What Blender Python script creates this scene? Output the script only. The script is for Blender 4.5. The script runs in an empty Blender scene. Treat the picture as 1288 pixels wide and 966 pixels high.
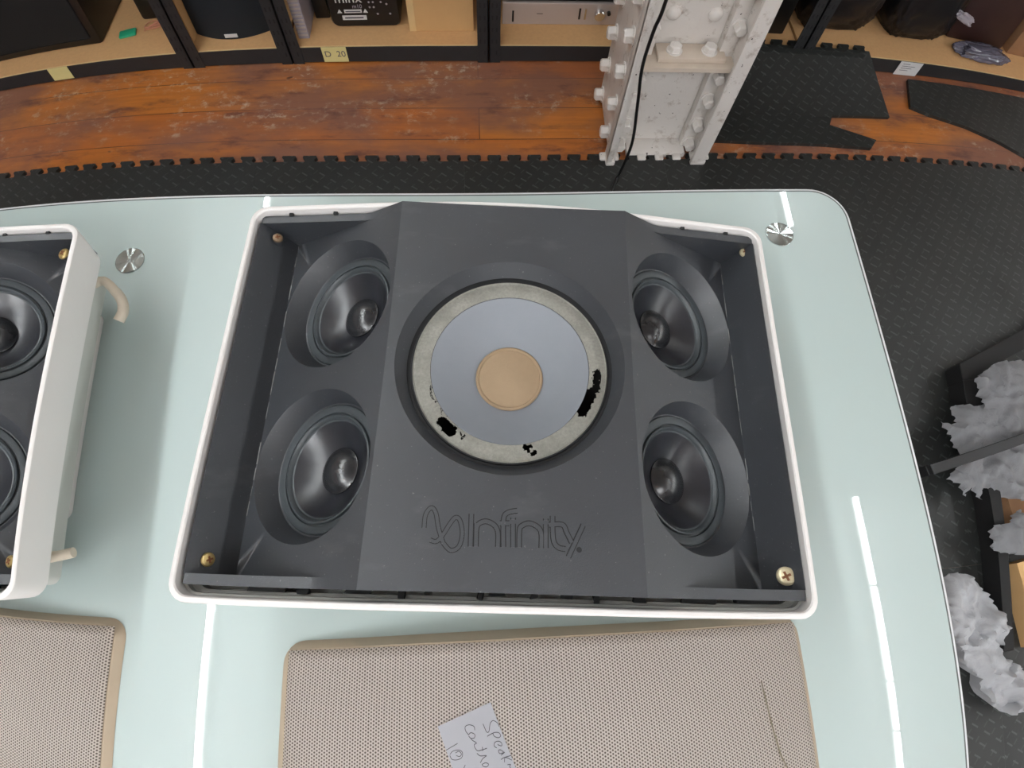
import bpy, bmesh, math, random
import numpy as np
from mathutils import Vector, Matrix, noise
from mathutils.geometry import delaunay_2d_cdt
random.seed(7)
SC = bpy.context.scene
COL = SC.collection
PI = math.pi

# ---------------------------------------------------------------- materials
class NT:
    def __init__(self, name):
        self.m = bpy.data.materials.new(name); self.m.use_nodes = True
        self.t = self.m.node_tree; self.b = self.t.nodes['Principled BSDF']
        self.co = None
    def n(self, typ, **kw):
        nd = self.t.nodes.new(typ)
        for k, v in kw.items():
            if k.startswith('i_'):
                nd.inputs[k[2:].replace('_', ' ')].default_value = v
            else: setattr(nd, k, v)
        return nd
    def l(self, a, b): self.t.links.new(a, b)
    def obj(self):
        if self.co is None: self.co = self.n('ShaderNodeTexCoord')
        return self.co.outputs['Object']
    def mapping(self, scale=(1, 1, 1), loc=(0, 0, 0), rot=(0, 0, 0)):
        mp = self.n('ShaderNodeMapping'); self.l(self.obj(), mp.inputs[0])
        mp.inputs['Scale'].default_value = scale; mp.inputs['Location'].default_value = loc; mp.inputs['Rotation'].default_value = rot
        return mp.outputs[0]
    def noise(self, scale, detail=3, rough=.5, vec=None, dist=0):
        nd = self.n('ShaderNodeTexNoise'); nd.inputs['Scale'].default_value = scale
        nd.inputs['Detail'].default_value = detail; nd.inputs['Roughness'].default_value = rough
        nd.inputs['Distortion'].default_value = dist
        self.l(vec if vec is not None else self.obj(), nd.inputs['Vector']); return nd.outputs['Fac']
    def ramp(self, fac, stops, interp='LINEAR'):
        r = self.n('ShaderNodeValToRGB'); cr = r.color_ramp; cr.interpolation = interp
        while len(cr.elements) < len(stops): cr.elements.new(.5)
        for e, (p, c) in zip(cr.elements, stops):
            e.position = p; e.color = (c[0], c[1], c[2], 1) if hasattr(c, '__len__') else (c, c, c, 1)
        self.l(fac, r.inputs[0]); return r.outputs[0]
    def mix(self, fac, a, b):
        m = self.n('ShaderNodeMix', data_type='RGBA')
        for s, v in ((m.inputs[0], fac), (m.inputs[6], a), (m.inputs[7], b)):
            if hasattr(v, 'is_output'): self.l(v, s)
            elif hasattr(v, '__len__'): s.default_value = (v[0], v[1], v[2], 1)
            else: s.default_value = v
        return m.outputs[2]
    def math(self, op, a, b=None, c=None):
        m = self.n('ShaderNodeMath', operation=op)
        for s, v in zip(m.inputs, (a, b, c)):
            if v is None: continue
            if hasattr(v, 'is_output'): self.l(v, s)
            else: s.default_value = v
        return m.outputs[0]
    def color(self, c):
        if hasattr(c, 'is_output'): self.l(c, self.b.inputs['Base Color'])
        else: self.b.inputs['Base Color'].default_value = (c[0], c[1], c[2], 1)
    def bump(self, h, strength=.3, dist=.001):
        b = self.n('ShaderNodeBump'); b.inputs['Strength'].default_value = strength; b.inputs['Distance'].default_value = dist
        self.l(h, b.inputs['Height']); self.l(b.outputs[0], self.b.inputs['Normal']); return b
    def set(self, **kw):
        for k, v in kw.items():
            s = self.b.inputs[k.replace('_', ' ')]
            if hasattr(v, 'is_output'): self.l(v, s)
            else: s.default_value = v

def lin(r, g, b):
    f = lambda v: (v/255/12.92 if v/255 <= .04045 else ((v/255+.055)/1.055)**2.4)
    return (f(r), f(g), f(b))

def simple(name, c, rough=.5, metal=0, var=.12, vs=40, bump=0, bs=400, bd=.0006, coat=0, spec=.5):
    m = NT(name)
    f = m.noise(vs, 4, .6)
    a = tuple(min(1, x*(1-var)) for x in c); b = tuple(min(1, x*(1+var)) for x in c)
    m.color(m.mix(f, a, b))
    m.set(Roughness=rough, Metallic=metal, Coat_Weight=coat)
    m.b.inputs['Specular IOR Level'].default_value = spec
    if bump: m.bump(m.noise(bs, 2, .6), bump, bd)
    return m.m

M = {}
M['housing'] = simple('white_plastic', lin(226, 222, 219), .42, var=.03, vs=12, bump=.08, bs=700)
M['ledge'] = simple('grey_white_ledge', lin(196, 196, 190), .5, var=.06, vs=30)
def black_plastic():
    m = NT('textured_black_plastic')
    f = m.noise(9, 5, .65); g = m.noise(120, 3, .6)
    c = m.mix(f, lin(40, 42, 46), lin(54, 57, 62))
    # dust specks and faint pale smudges
    dust = m.ramp(m.noise(420, 2, .5), [(0, 0), (.70, 0), (.76, 1)])
    smear = m.ramp(m.noise(14, 4, .6, m.mapping((1, 2.2, 1), (3, 1, 0))), [(0, 0), (.58, 0), (.8, 1)])
    c = m.mix(m.math('MULTIPLY', smear, .35), c, lin(96, 97, 97))
    c = m.mix(m.math('MULTIPLY', dust, .3), c, lin(140, 140, 136))
    m.color(c)
    m.set(Roughness=m.ramp(m.noise(7, 3, .6), [(0.2, .40), (.8, .58)]))
    m.b.inputs['Specular IOR Level'].default_value = .78
    m.bump(m.noise(900, 2, .7), .22, .0005)
    return m.m
M['baffle'] = black_plastic()
M['groove'] = simple('dark_groove', lin(20, 21, 23), .7, var=.1)
M['lint'] = simple('grey_lint', lin(120, 120, 118), .9, var=.2)
M['seal'] = simple('ragged_black_seal', lin(30, 31, 32), .8, var=.3, bump=.5, bs=300)
M['rubber_ring'] = simple('rubber_ring', lin(62, 67, 70), .42, var=.2, vs=160, bump=.15, bs=500)
def cone_gloss():
    m = NT('glossy_black_cone')
    m.color(m.mix(m.noise(60, 4, .6), lin(24, 25, 29), lin(44, 46, 52)))
    m.set(Roughness=.31)
    m.b.inputs['Specular IOR Level'].default_value = .7
    m.bump(m.noise(700, 2, .5), .08, .0003)
    return m.m
M['mid_cone'] = cone_gloss()
M['dome'] = simple('glossy_black_dome', lin(38, 39, 42), .27, var=.15, vs=200, bump=.05, bs=300, spec=.7)
M['woofer_cone'] = simple('grey_paper_cone', lin(126, 130, 137), .62, var=.05, vs=70, bump=.25, bs=900, bd=.0004)
M['dust_cap'] = simple('tan_felt_cap', lin(150, 128, 102), .85, var=.07, vs=160, bump=.3, bs=900)
def foam():
    m = NT('rotten_grey_foam')
    f = m.noise(380, 4, .75); g = m.noise(35, 4, .6)
    c = m.mix(f, lin(104, 103, 96), lin(158, 156, 148))
    c = m.mix(m.ramp(g, [(.45, 0), (.75, .5)]), c, lin(98, 96, 88))
    m.color(c); m.set(Roughness=.95); m.bump(f, .5, .0006); return m.m
M['foam'] = foam()
M['void'] = simple('dark_basket', lin(22, 18, 18), .8, var=.5, vs=200)
def brass(name, c):
    m = NT(name); m.color(m.mix(m.noise(300, 3, .6), c, tuple(x*.6 for x in c)))
    m.set(Roughness=.36, Metallic=.55); return m.m
M['brass'] = brass('brass_screw', lin(196, 170, 112))
M['brass_dull'] = brass('dull_brass', lin(150, 128, 104))
M['pale_brass'] = brass('pale_brass', lin(238, 226, 190))
M['slot'] = simple('screw_slot', lin(112, 66, 32), .7, var=.3, vs=400)
M['cream_rubber'] = simple('cream_tube', lin(214, 202, 184), .55, var=.08, vs=60)

def glass():
    m = NT('mint_backed_glass')
    m.color(m.mix(m.noise(1.3, 2, .5), lin(172, 187, 185), lin(182, 195, 192)))
    m.set(Roughness=.30, Coat_Weight=1.0, Coat_Roughness=.012, Coat_IOR=1.52)
    m.b.inputs['Specular IOR Level'].default_value = .2
    return m.m
M['glass'] = glass()
M['glass_edge'] = simple('polished_glass_edge', lin(212, 214, 216), .2, var=.03, coat=.6)
M['edge_line'] = simple('dark_edge_line', lin(84, 88, 86), .4, var=.1)
def disc():
    m = NT('spun_chrome')
    m.color((.52, .58, .58)); m.set(Metallic=1.0, Roughness=.13)
    return m.m
M['disc'] = disc()
M['chrome'] = simple('chrome', (.7, .72, .73), .15, 1.0, var=.03)

def perforated():
    m = NT('perforated_cream_mesh')
    sep = m.n('ShaderNodeSeparateXYZ'); m.l(m.obj(), sep.inputs[0])
    P, Q = .00463, .00290
    def cell(off):
        x = m.math('SUBTRACT', m.math('FRACT', m.math('ADD', m.math('DIVIDE', sep.outputs[0], P), 50+off)), .5)
        y = m.math('SUBTRACT', m.math('FRACT', m.math('ADD', m.math('DIVIDE', sep.outputs[1], Q), 50+off)), .5)
        x = m.math('MULTIPLY', x, P); y = m.math('MULTIPLY', y, Q)
        return m.math('SQRT', m.math('ADD', m.math('MULTIPLY', x, x), m.math('MULTIPLY', y, y)))
    d = m.math('MINIMUM', cell(0), cell(.5))
    hole = m.ramp(m.math('MULTIPLY', d, 400), [(.26, 1), (.38, 0)])
    base = m.mix(m.noise(5, 3, .6), lin(228, 215, 205), lin(238, 228, 219))
    m.color(m.mix(hole, base, lin(116, 102, 92)))
    m.set(Roughness=.6); m.bump(m.math('SUBTRACT', 1, hole), .5, .0008)
    return m.m
M['perf'] = perforated()
M['tan'] = simple('tan_plastic_frame', lin(178, 160, 138), .6, var=.07, vs=25)
M['stain'] = simple('brown_stain', lin(82, 60, 46), .8, var=.3)
M['crack'] = simple('grey_crack', lin(132, 122, 100), .8, var=.2)
M['paper'] = simple('white_paper', lin(214, 214, 220), .8, var=.02, vs=30)
M['ink'] = simple('dark_ink', lin(86, 84, 92), .6, var=.1)
M['yellow_label'] = simple('yellow_label', lin(214, 204, 142), .7, var=.05)
M['white_label'] = simple('white_label', lin(206, 206, 206), .7, var=.04)
M['black_steel'] = simple('black_painted_steel', lin(33, 34, 36), .55, var=.25, vs=30, bump=.1)
M['black_matt'] = simple('matt_black_panel', lin(17, 17, 18), .75, var=.2)
M['board'] = simple('particle_board', lin(206, 162, 112), .8, var=.12, vs=90, bump=.15)
M['board_edge'] = simple('pale_board_edge', lin(214, 184, 132), .8, var=.1)
M['cardboard'] = simple('cardboard', lin(204, 164, 112), .85, var=.06, vs=20)
M['card_dark'] = simple('old_cardboard', lin(150, 112, 80), .85, var=.12, vs=20)
M['black_cloth'] = simple('black_speaker_cloth', lin(24, 31, 38), .9, var=.15, vs=200, bump=.3, bs=900)
M['dark_cloth'] = simple('black_grille_cloth', lin(9, 9, 10), .9, var=.2, vs=200)
M['black_case'] = simple('black_moulded_case', lin(13, 13, 14), .4, var=.2, vs=60)
M['silver'] = simple('brushed_silver', lin(190, 178, 172), .38, .35, var=.04, vs=20)
M['grey_slab'] = simple('lavender_grey_plastic', lin(158, 152, 160), .5, var=.06)
M['green'] = simple('green_plastic', lin(36, 160, 118), .5, var=.1)
M['pink'] = simple('pink_wire', lin(206, 140, 110), .5, var=.2)
M['maroon'] = simple('dark_maroon', lin(48, 26, 24), .5, var=.3, vs=15)
M['black_bag'] = simple('black_bin_bag', lin(15, 15, 19), .38, var=.2, vs=30)
M['clear_wrap'] = simple('grey_plastic_wrap', lin(92, 90, 104), .12, var=.3, vs=50, bump=.3, bs=120, bd=.002)
M['cable'] = simple('black_cable', lin(16, 17, 18), .35, var=.1)

def chipped_paint():
    m = NT('chipped_white_paint')
    c = m.mix(m.noise(8, 4, .6), lin(222, 216, 210), lin(236, 232, 228))
    dirt = m.ramp(m.noise(22, 5, .7), [(.56, 0), (.74, .75)])
    c = m.mix(dirt, c, lin(150, 130, 112))
    chip = m.ramp(m.noise(75, 3, .6), [(.70, 0), (.72, 1)])
    c = m.mix(chip, c, lin(56, 48, 42))
    m.color(c); m.set(Roughness=.55); m.bump(m.noise(60, 5, .7), .35, .003); return m.m
M['paint'] = chipped_paint()
M['dusty_paint'] = simple('dusty_cream_paint', lin(204, 190, 175), .8, var=.12, vs=30, bump=.3, bs=90)

def tissue():
    m = NT('white_tissue'); m.color(m.mix(m.noise(9, 3, .6), lin(158, 159, 162), lin(178, 179, 182)))
    m.set(Roughness=.9); m.bump(m.noise(26, 4, .6, dist=1.2), .5, .004)
    return m.m
M['tissue'] = tissue()

def wood():
    m = NT('worn_orange_floorboards')
    br = m.n('ShaderNodeTexBrick', offset=.37, offset_frequency=2)
    m.l(m.mapping((1, 1, 1), (0.0, .0955, 0)), br.inputs['Vector'])
    br.inputs['Scale'].default_value = 1.0
    br.inputs['Brick Width'].default_value = 4.6; br.inputs['Row Height'].default_value = .1285
    br.inputs['Mortar Size'].default_value = .0016; br.inputs['Mortar Smooth'].default_value = .3
    br.inputs['Color1'].default_value = (*lin(192, 118, 48), 1); br.inputs['Color2'].default_value = (*lin(172, 96, 44), 1)
    br.inputs['Mortar'].default_value = (*lin(70, 34, 20), 1)
    grain = m.noise(26, 5, .65, m.mapping((.12, 2.2, 1)))
    c = m.mix(m.ramp(grain, [(.35, 0), (.75, .55)]), br.outputs['Color'], lin(124, 70, 34))
    wear = m.ramp(m.noise(2.6, 5, .62, m.mapping((.75, 1.7, 1), (1.4, .3, 0))), [(.40, 0), (.58, .85)])
    c = m.mix(wear, c, lin(122, 84, 70))
    blotch = m.ramp(m.noise(6, 5, .7, m.mapping((.8, 2.4, 1), (5, 2, 0))), [(.54, 0), (.68, .75)])
    c = m.mix(blotch, c, lin(84, 50, 48))
    # plaster spatter: clusters of pale speckle
    cl = m.ramp(m.noise(4.2, 4, .6, m.mapping((1, 1.5, 1), (2.2, 7, 0))), [(.48, 0), (.64, 1)])
    sp = m.ramp(m.noise(30, 5, .7, m.mapping((1, 1.3, 1))), [(.52, 0), (.66, 1)])
    sp2 = m.ramp(m.noise(150, 2, .5), [(.72, 0), (.77, 1)])
    k = m.math('ADD', m.math('MULTIPLY', m.math('MULTIPLY', cl, sp), .8), m.math('MULTIPLY', sp2, .3))
    c = m.mix(k, c, lin(192, 178, 160))
    knot = m.ramp(m.noise(17, 2, .5, m.mapping((.7, 1.2, 1), (9, 4, 0))), [(.74, 0), (.78, .8)])
    c = m.mix(knot, c, lin(60, 26, 16))
    m.color(c); m.set(Roughness=m.ramp(wear, [(0, .42), (1, .7)]))
    m.bump(br.outputs['Fac'], .4, -.002); return m.m
M['wood'] = wood()

def rubber():
    m = NT('diamond_plate_rubber')
    # short raised diagonal bars, alternating in two directions
    def bars(rot, off, wx, wy):
        v = m.mapping((1, 1, 1), (off, off*.6, 0), (0, 0, rot))
        q = m.n('ShaderNodeSeparateXYZ'); m.l(v, q.inputs[0])
        fx = m.math('ABSOLUTE', m.math('SUBTRACT', m.math('FRACT', m.math('ADD', m.math('DIVIDE', q.outputs[0], .042), 100)), .5))
        fy = m.math('ABSOLUTE', m.math('SUBTRACT', m.math('FRACT', m.math('ADD', m.math('DIVIDE', q.outputs[1], .030), 100)), .5))
        return m.math('MULTIPLY', m.math('LESS_THAN', fx, wx), m.math('LESS_THAN', fy, wy))
    h1 = bars(PI/5, 0, .24, .07); h2 = bars(-PI/4, .017, .20, .05)
    h = m.math('MAXIMUM', h1, m.math('MULTIPLY', h2, .4))
    cc = m.mix(m.noise(5, 4, .6), lin(27, 29, 28), lin(37, 39, 38))
    m.color(m.mix(m.math('MULTIPLY', h, .8), cc, lin(66, 70, 68)))  # dusty bars, painted paler still for the highlights they catch
    m.set(Roughness=m.ramp(m.noise(4, 3, .6), [(.3, .42), (.7, .6)]))
    m.bump(h, 1.0, .004); return m.m
M['rubber'] = rubber()
M['wall'] = simple('off_white_wall', lin(206, 204, 198), .8, var=.03, vs=3)
M['ceiling'] = simple('white_ceiling', lin(220, 222, 222), .9, var=.02, vs=2)
def emis(name, c, s):
    m = NT(name); m.color((.8, .8, .8)); m.b.inputs['Emission Color'].default_value = (*c, 1); m.b.inputs['Emission Strength'].default_value = s; return m.m
M['tube'] = emis('lit_led_tube', (.93, .98, 1.0), 104)
M['tube_aged'] = emis('aged_led_tube', (.93, .98, 1.0), 42)  # right row dimmed to weaken the shadow it casts

M['daylight'] = emis('bright_daylit_pane', (.93, .97, 1.0), 1.9)
M['panel'] = emis('lit_panel', (.96, .98, 1.0), 9.0)

# ---------------------------------------------------------------- geometry helpers
def link(name, bm, mat, parent=None, smooth=None, recalc=True):
    if recalc: bmesh.ops.recalc_face_normals(bm, faces=bm.faces)
    me = bpy.data.meshes.new(name); bm.to_mesh(me); bm.free()
    mats = mat if isinstance(mat, (list, tuple)) else [mat]
    for x in mats: me.materials.append(M[x] if isinstance(x, str) else x)
    o = bpy.data.objects.new(name, me); COL.objects.link(o)
    if parent is not None: o.parent = parent
    if smooth:
        me.polygons.foreach_set('use_smooth', [True]*len(me.polygons))
        me.set_sharp_from_angle(angle=math.radians(smooth))
    return o

def thing(name, label, cat, loc=(0, 0, 0), rz=0, group=None):
    o = bpy.data.objects.new(name, None); COL.objects.link(o); o.empty_display_size = .05
    o.location = loc; o.rotation_euler = (0, 0, rz)
    o['label'] = label; o['category'] = cat
    if group: o['group'] = group
    return o
def tag(o, label, cat, group=None, kind=None):
    o['label'] = label; o['category'] = cat
    if group: o['group'] = group
    if kind: o['kind'] = kind
    return o
def struct(o): o['kind'] = 'structure'; return o

def copy_tree(o, parent=None):
    c = o.copy(); COL.objects.link(c); c.parent = parent
    for ch in [x for x in bpy.data.objects if x.parent == o]: copy_tree(ch, c)
    return c

def box(bm, x0, x1, y0, y1, z0, z1, bev=0, mtx=None):
    r = bmesh.ops.create_cube(bm, size=1)
    vs = r['verts']
    for v in vs: v.co = Vector(((x0+x1)/2+v.co.x*(x1-x0), (y0+y1)/2+v.co.y*(y1-y0), (z0+z1)/2+v.co.z*(z1-z0)))
    if bev:
        es = set(e for v in vs for e in v.link_edges)
        rr = bmesh.ops.bevel(bm, geom=list(es), offset=bev, segments=2, affect='EDGES', profile=.5)
        vs = list({v for f in rr['faces'] for v in f.verts} | {v for v in vs if v.is_valid})
    if mtx is not None:
        for v in vs: v.co = mtx @ v.co
    return vs

def loft(bm, loops, close_start=False, close_end=False, cyc=True):
    rings = [[bm.verts.new(p) for p in lp] for lp in loops]
    n = len(rings[0])
    for a, b in zip(rings, rings[1:]):
        for i in range(n if cyc else n-1):
            j = (i+1) % n
            bm.faces.new((a[i], a[j], b[j], b[i]))
    if close_start: bm.faces.new(rings[0][::-1])
    if close_end: bm.faces.new(rings[-1])
    return rings

def lathe(bm, prof, n=64, mtx=None, cap0=False, cap1=False):
    loops = []
    for r, z in prof:
        lp = []
        for i in range(n):
            a = 2*PI*i/n; p = Vector((r*math.cos(a), r*math.sin(a), z))
            lp.append(mtx @ p if mtx is not None else p)
        loops.append(lp)
    return loft(bm, loops, cap0, cap1)

def tube(bm, pts, r, n=10, cap=True):
    pts = [Vector(p) for p in pts]; rs = r if hasattr(r, '__len__') else [r]*len(pts)
    loops = []; up = None
    for i, p in enumerate(pts):
        d = (pts[min(i+1, len(pts)-1)]-pts[max(i-1, 0)]).normalized()
        if up is None: up = Vector((0, 0, 1)) if abs(d.z) < .9 else Vector((1, 0, 0))
        x = up.cross(d).normalized(); y = d.cross(x).normalized(); up = y
        loops.append([p+(x*math.cos(2*PI*k/n)+y*math.sin(2*PI*k/n))*rs[i] for k in range(n)])
    loft(bm, loops, cap, cap)

def spline(pts, seg=8):
    pts = [Vector(p) for p in pts]; out = []
    for i in range(len(pts)-1):
        p0 = pts[max(i-1, 0)]; p1 = pts[i]; p2 = pts[i+1]; p3 = pts[min(i+2, len(pts)-1)]
        for k in range(seg):
            t = k/seg
            out.append(.5*((2*p1)+(-p0+p2)*t+(2*p0-5*p1+4*p2-p3)*t*t+(-p0+3*p1-3*p2+p3)*t**3))
    out.append(pts[-1]); return out

def rrect(hw, hv, r, n=6, along=22, cy=0):
    """Rounded rectangle, counter-clockwise, with the long sides subdivided."""
    pts = []
    for sx, sy, a0 in ((1, 1, 0), (-1, 1, PI/2), (-1, -1, PI), (1, -1, 1.5*PI)):
        cx_, cy_ = sx*(hw-r), sy*(hv-r)
        for k in range(n+1):
            a = a0+PI/2*k/n; pts.append((cx_+r*math.cos(a), cy_+r*math.sin(a)))
        if sy == 1 and sx == 1 or sx == -1 and sy == -1:   # along top / bottom
            x0 = cx_; x1 = -cx_
            for k in range(1, along): pts.append((x0+(x1-x0)*k/along, cy_+sy*r))
    return [(x, y+cy) for x, y in pts]

def band(bm, pts, w, z0, z1, zf=None, cap=4):
    """Flat stroke of width w along a 2-D polyline, raised from z0 to z1, round ended."""
    P = [Vector((p[0], p[1])) for p in pts]
    L = []; R = []
    for i, p in enumerate(P):
        d = P[min(i+1, len(P)-1)]-P[max(i-1, 0)]
        if d.length < 1e-9: d = Vector((1, 0))
        d.normalize(); nrm = Vector((-d.y, d.x))
        L.append(p+nrm*w/2); R.append(p-nrm*w/2)
    zz = zf or (lambda x, y: 0)
    def col(pt, z): return bm.verts.new((pt.x, pt.y, z+zz(pt.x, pt.y)))
    secs = []
    for l, r in zip(L, R):
        secs.append([col(l, z0), col(l, z1), col(r, z1), col(r, z0)])
    for a, b in zip(secs, secs[1:]):
        for k in range(3): bm.faces.new((a[k], a[k+1], b[k+1], b[k]))
    bm.faces.new(secs[0]); bm.faces.new(secs[-1][::-1])

def plate_hole(bm, x0, x1, y0, y1, cx, cy, r, n, to3):
    """Flat plate with a round hole; returns the hole's rim vertices."""
    angs = [2*PI*i/n for i in range(n)]
    for cxn, cyn in ((x0, y0), (x1, y0), (x1, y1), (x0, y1)):
        a = math.atan2(cyn-cy, cxn-cx) % (2*PI)
        k = min(range(len(angs)), key=lambda i: min(abs(angs[i]-a), 2*PI-abs(angs[i]-a)))
        angs[k] = a
    inner = []; outer = []
    for a in angs:
        c, s = math.cos(a), math.sin(a)
        t = min([(x1-cx)/c if c > 1e-9 else 1e9, (x0-cx)/c if c < -1e-9 else 1e9,
                 (y1-cy)/s if s > 1e-9 else 1e9, (y0-cy)/s if s < -1e-9 else 1e9])
        inner.append(bm.verts.new(to3(cx+r*c, cy+r*s))); outer.append(bm.verts.new(to3(cx+t*c, cy+t*s)))
    for i in range(n):
        j = (i+1) % n
        bm.faces.new((inner[i], inner[j], outer[j], outer[i]))
    return inner, angs

# ---------------------------------------------------------------- loudspeaker
def arch(u):
    u = max(-.262, min(.262, u))
    return .0255*(.5*(1-(u/.262)**2)+.5*(.5+.5*math.cos(PI*u/.262)))
HE = .1163
LOGO = [[(-0.05914,-0.13014),(-0.05883,-0.12031),(-0.05491,-0.11482),(-0.05096,-0.11873),(-0.04793,-0.12992),(-0.04352,-0.14085)],[(-0.04352,-0.14085),(-0.03744,-0.14615),(-0.0312,-0.14331),(-0.0292,-0.13368),(-0.03166,-0.12396),(-0.03543,-0.12193),(-0.03946,-0.12694),(-0.04397,-0.13468),(-0.0486,-0.13986),(-0.05367,-0.139)],
 [(-0.02289,-0.11879),(-0.0222,-0.14312)],[(-0.01804,-0.14303),(-0.01859,-0.12576)],
 [(-0.01847,-0.13135),(-0.01696,-0.12643),(-0.01122,-0.12418),(-0.00455,-0.12683),(-0.00145,-0.13233),(-0.0011,-0.14291)],
 [(0.00322,-0.14281),(0.00265,-0.12312),(0.00543,-0.11736),(0.01351,-0.11542)],[(-0.00021,-0.12531),(0.00739,-0.12512)],
 [(0.01071,-0.14289),(0.01033,-0.12546)],[(0.01026,-0.12236),(0.01024,-0.12090)],
 [(0.01546,-0.14277),(0.01553,-0.12981),(0.01767,-0.12653),(0.02321,-0.12469),(0.02983,-0.12732),(0.03261,-0.13213),(0.03262,-0.14273)],
 [(0.03609,-0.14264),(0.03613,-0.12503)],[(0.03614,-0.1222),(0.03614,-0.12075)],
 [(0.04161,-0.11848),(0.04166,-0.13187),(0.04291,-0.13875),(0.04649,-0.14207),(0.05154,-0.14288)],
 [(0.03862,-0.12524),(0.04934,-0.12492),(0.05248,-0.13044),(0.05641,-0.13808)],[(0.0658,-0.12442),(0.05359,-0.14865)]]

BU = .004                      # the baffle sits a touch to the right in its frame
FOLD, HF = .109, .145
VAL, HV = .2305, .074
HFL = .112
def flo(u): return .2560 if u < 0 else .2490
SLEN = math.hypot(VAL-FOLD, HF-HV)
TD = Vector(((VAL-FOLD)/SLEN, 0, -(HF-HV)/SLEN))
ND = Vector((-TD.z, 0, TD.x))  # outward normal of the right slope
MR = .0681

def prof(u):
    a = abs(u)
    if a <= FOLD: return HF
    if a <= VAL: return HF+(HV-HF)*(a-FOLD)/(VAL-FOLD)
    return HV+(HFL-HV)*(a-VAL)/(flo(u)-VAL)

def make_speaker(name, label, loc, rz, woofer_torn=True, arms=False, screws=None):
    T = thing(name, label, 'speaker', loc, rz)
    # white housing
    bm = bmesh.new(); C0 = -.0015
    def lp(hw, hv, r, zf, dc=0): return [(x, y, zf(x)) for x, y in rrect(hw, hv, r, cy=C0+dc)]
    rim = lambda d: (lambda u: HE+arch(u)-d)
    loops = [lp(.222, .124, .012, lambda u: 0, .022), lp(.226, .128, .012, lambda u: .044, .022),
             lp(.2555, .1815, .016, lambda u: .068), lp(.2575, .1835, .017, lambda u: .070),
             lp(.2615, .1880, .017, rim(.003)), lp(.2610, .1874, .0165, rim(.0009)), lp(.2598, .1862, .016, rim(0)),
             lp(.2572, .1836, .0145, rim(0)), lp(.2562, .1826, .014, rim(.0012)), lp(.2555, .1819, .014, rim(.014))]
    loft(bm, loops, close_start=True)
    link('housing', bm, 'housing', T, 35)
    bm = bmesh.new()
    loops = [lp(.2554, .1818, .0138, rim(.0138)), lp(.2536, .1800, .012, rim(.0150)), lp(.2534, .1798, .012, rim(.0215)),
             lp(.2480, .1772, .012, rim(.0230)), lp(.2478, .1770, .012, rim(.034)), lp(.2440, .1730, .010, rim(.035)),
             lp(.240, .170, .01, lambda u: .03)]
    loft(bm, loops, close_end=True)
    link('inner_ledge', bm, 'ledge', T, 35)
    # baffle
    B = bpy.data.objects
    bm = bmesh.new(); n = 96
    V0, V1 = -.167, .170
    inner, _ = plate_hole(bm, -FOLD+BU, FOLD+BU, V0, V1, .0046, .0142, .1018, n, lambda x, y: (x, y, HF))
    # woofer bevel down
    curved = []
    prev = inner
    for r, z in ((.1014, HF-.0008), (.0945, HF-.0135), (.0935, HF-.0150)):
        cur = [bm.verts.new((.0046+(v.co.x-.0046)*r/.1018, .0142+(v.co.y-.0142)*r/.1018, z)) for v in inner]
        for i in range(n):
            j = (i+1) % n; curved.append(bm.faces.new((prev[i], prev[j], cur[j], cur[i])))
        prev = cur
    mids = []
    for s in (-1, 1):
        for (y0, y1, cy) in ((.0055, V1, .0848), (V0, .0055, -.0742)):
            def to3(a, v, d=0, s=s):
                p = Vector((FOLD, 0, HF))+TD*a-ND*d
                return Vector((BU+s*p.x, v, p.z))
            ca = .0722
            inner, angs = plate_hole(bm, 0, SLEN, y0, y1, ca, cy, MR, n, to3)
            prev = inner
            for r, d in ((MR-.0006, .0008), (.0605, .0200), (.0590, .0206)):
                cur = [bm.verts.new(to3(ca+r*math.cos(a), cy+r*math.sin(a), d)) for a in angs]
                for i in range(n):
                    j = (i+1) % n; curved.append(bm.faces.new((prev[i], prev[j], cur[j], cur[i])))
                prev = cur
            mids.append((s, to3(ca, cy, 0), Vector((s*ND.x, 0, ND.z))))
        # outer flap
        FLO = flo(s)
        a = [bm.verts.new((BU+s*x, y, z)) for x, z, y in ((VAL, HV, V0), (VAL, HV, V1), (FLO, HFL, V1), (FLO, HFL, V0))]
        bm.faces.new(a)
        b = [bm.verts.new((BU+s*x, y, z)) for x, z, y in ((FLO, HFL, V0), (FLO, HFL, V1), (FLO+.0016, HFL-.002, V1), (FLO+.0016, HFL-.002, V0), (FLO+.0016, .088, V1), (FLO+.0016, .088, V0))]
        bm.faces.new((b[0], b[1], b[2], b[3])); bm.faces.new((b[3], b[2], b[4], b[5]))
    # end walls, the height of their top edge following the arched frame
    us = sorted(set([-flo(-1), -VAL, -FOLD, FOLD, VAL, flo(1)]+[i*.0079-.2449 for i in range(63)]))
    us = [u for u in us if -flo(-1) <= u <= flo(1)]
    for (va, vb) in ((V1, V1+.0085), (V0-.0085, V0)):
        top = [max(prof(u), HE+arch(u)-.0065) if abs(u) < .17 else HE+arch(u)-.0065 for u in us]
        A = [bm.verts.new((BU+u, va, h)) for u, h in zip(us, top)]; Bv = [bm.verts.new((BU+u, vb, h)) for u, h in zip(us, top)]
        A2 = [bm.verts.new((BU+u, va, .072)) for u in us]; B2 = [bm.verts.new((BU+u, vb, .072)) for u in us]
        for i in range(len(us)-1):
            bm.faces.new((A[i], A[i+1], Bv[i+1], Bv[i])); bm.faces.new((A[i], A2[i], A2[i+1], A[i+1])); bm.faces.new((Bv[i], Bv[i+1], B2[i+1], B2[i]))
        bm.faces.new((A[0], Bv[0], B2[0], A2[0])); bm.faces.new((A[-1], A2[-1], B2[-1], Bv[-1]))
    for f in curved: f.smooth = True
    bmesh.ops.remove_doubles(bm, verts=bm.verts, dist=.00004)
    baf = link('baffle', bm, 'baffle', T)
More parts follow.
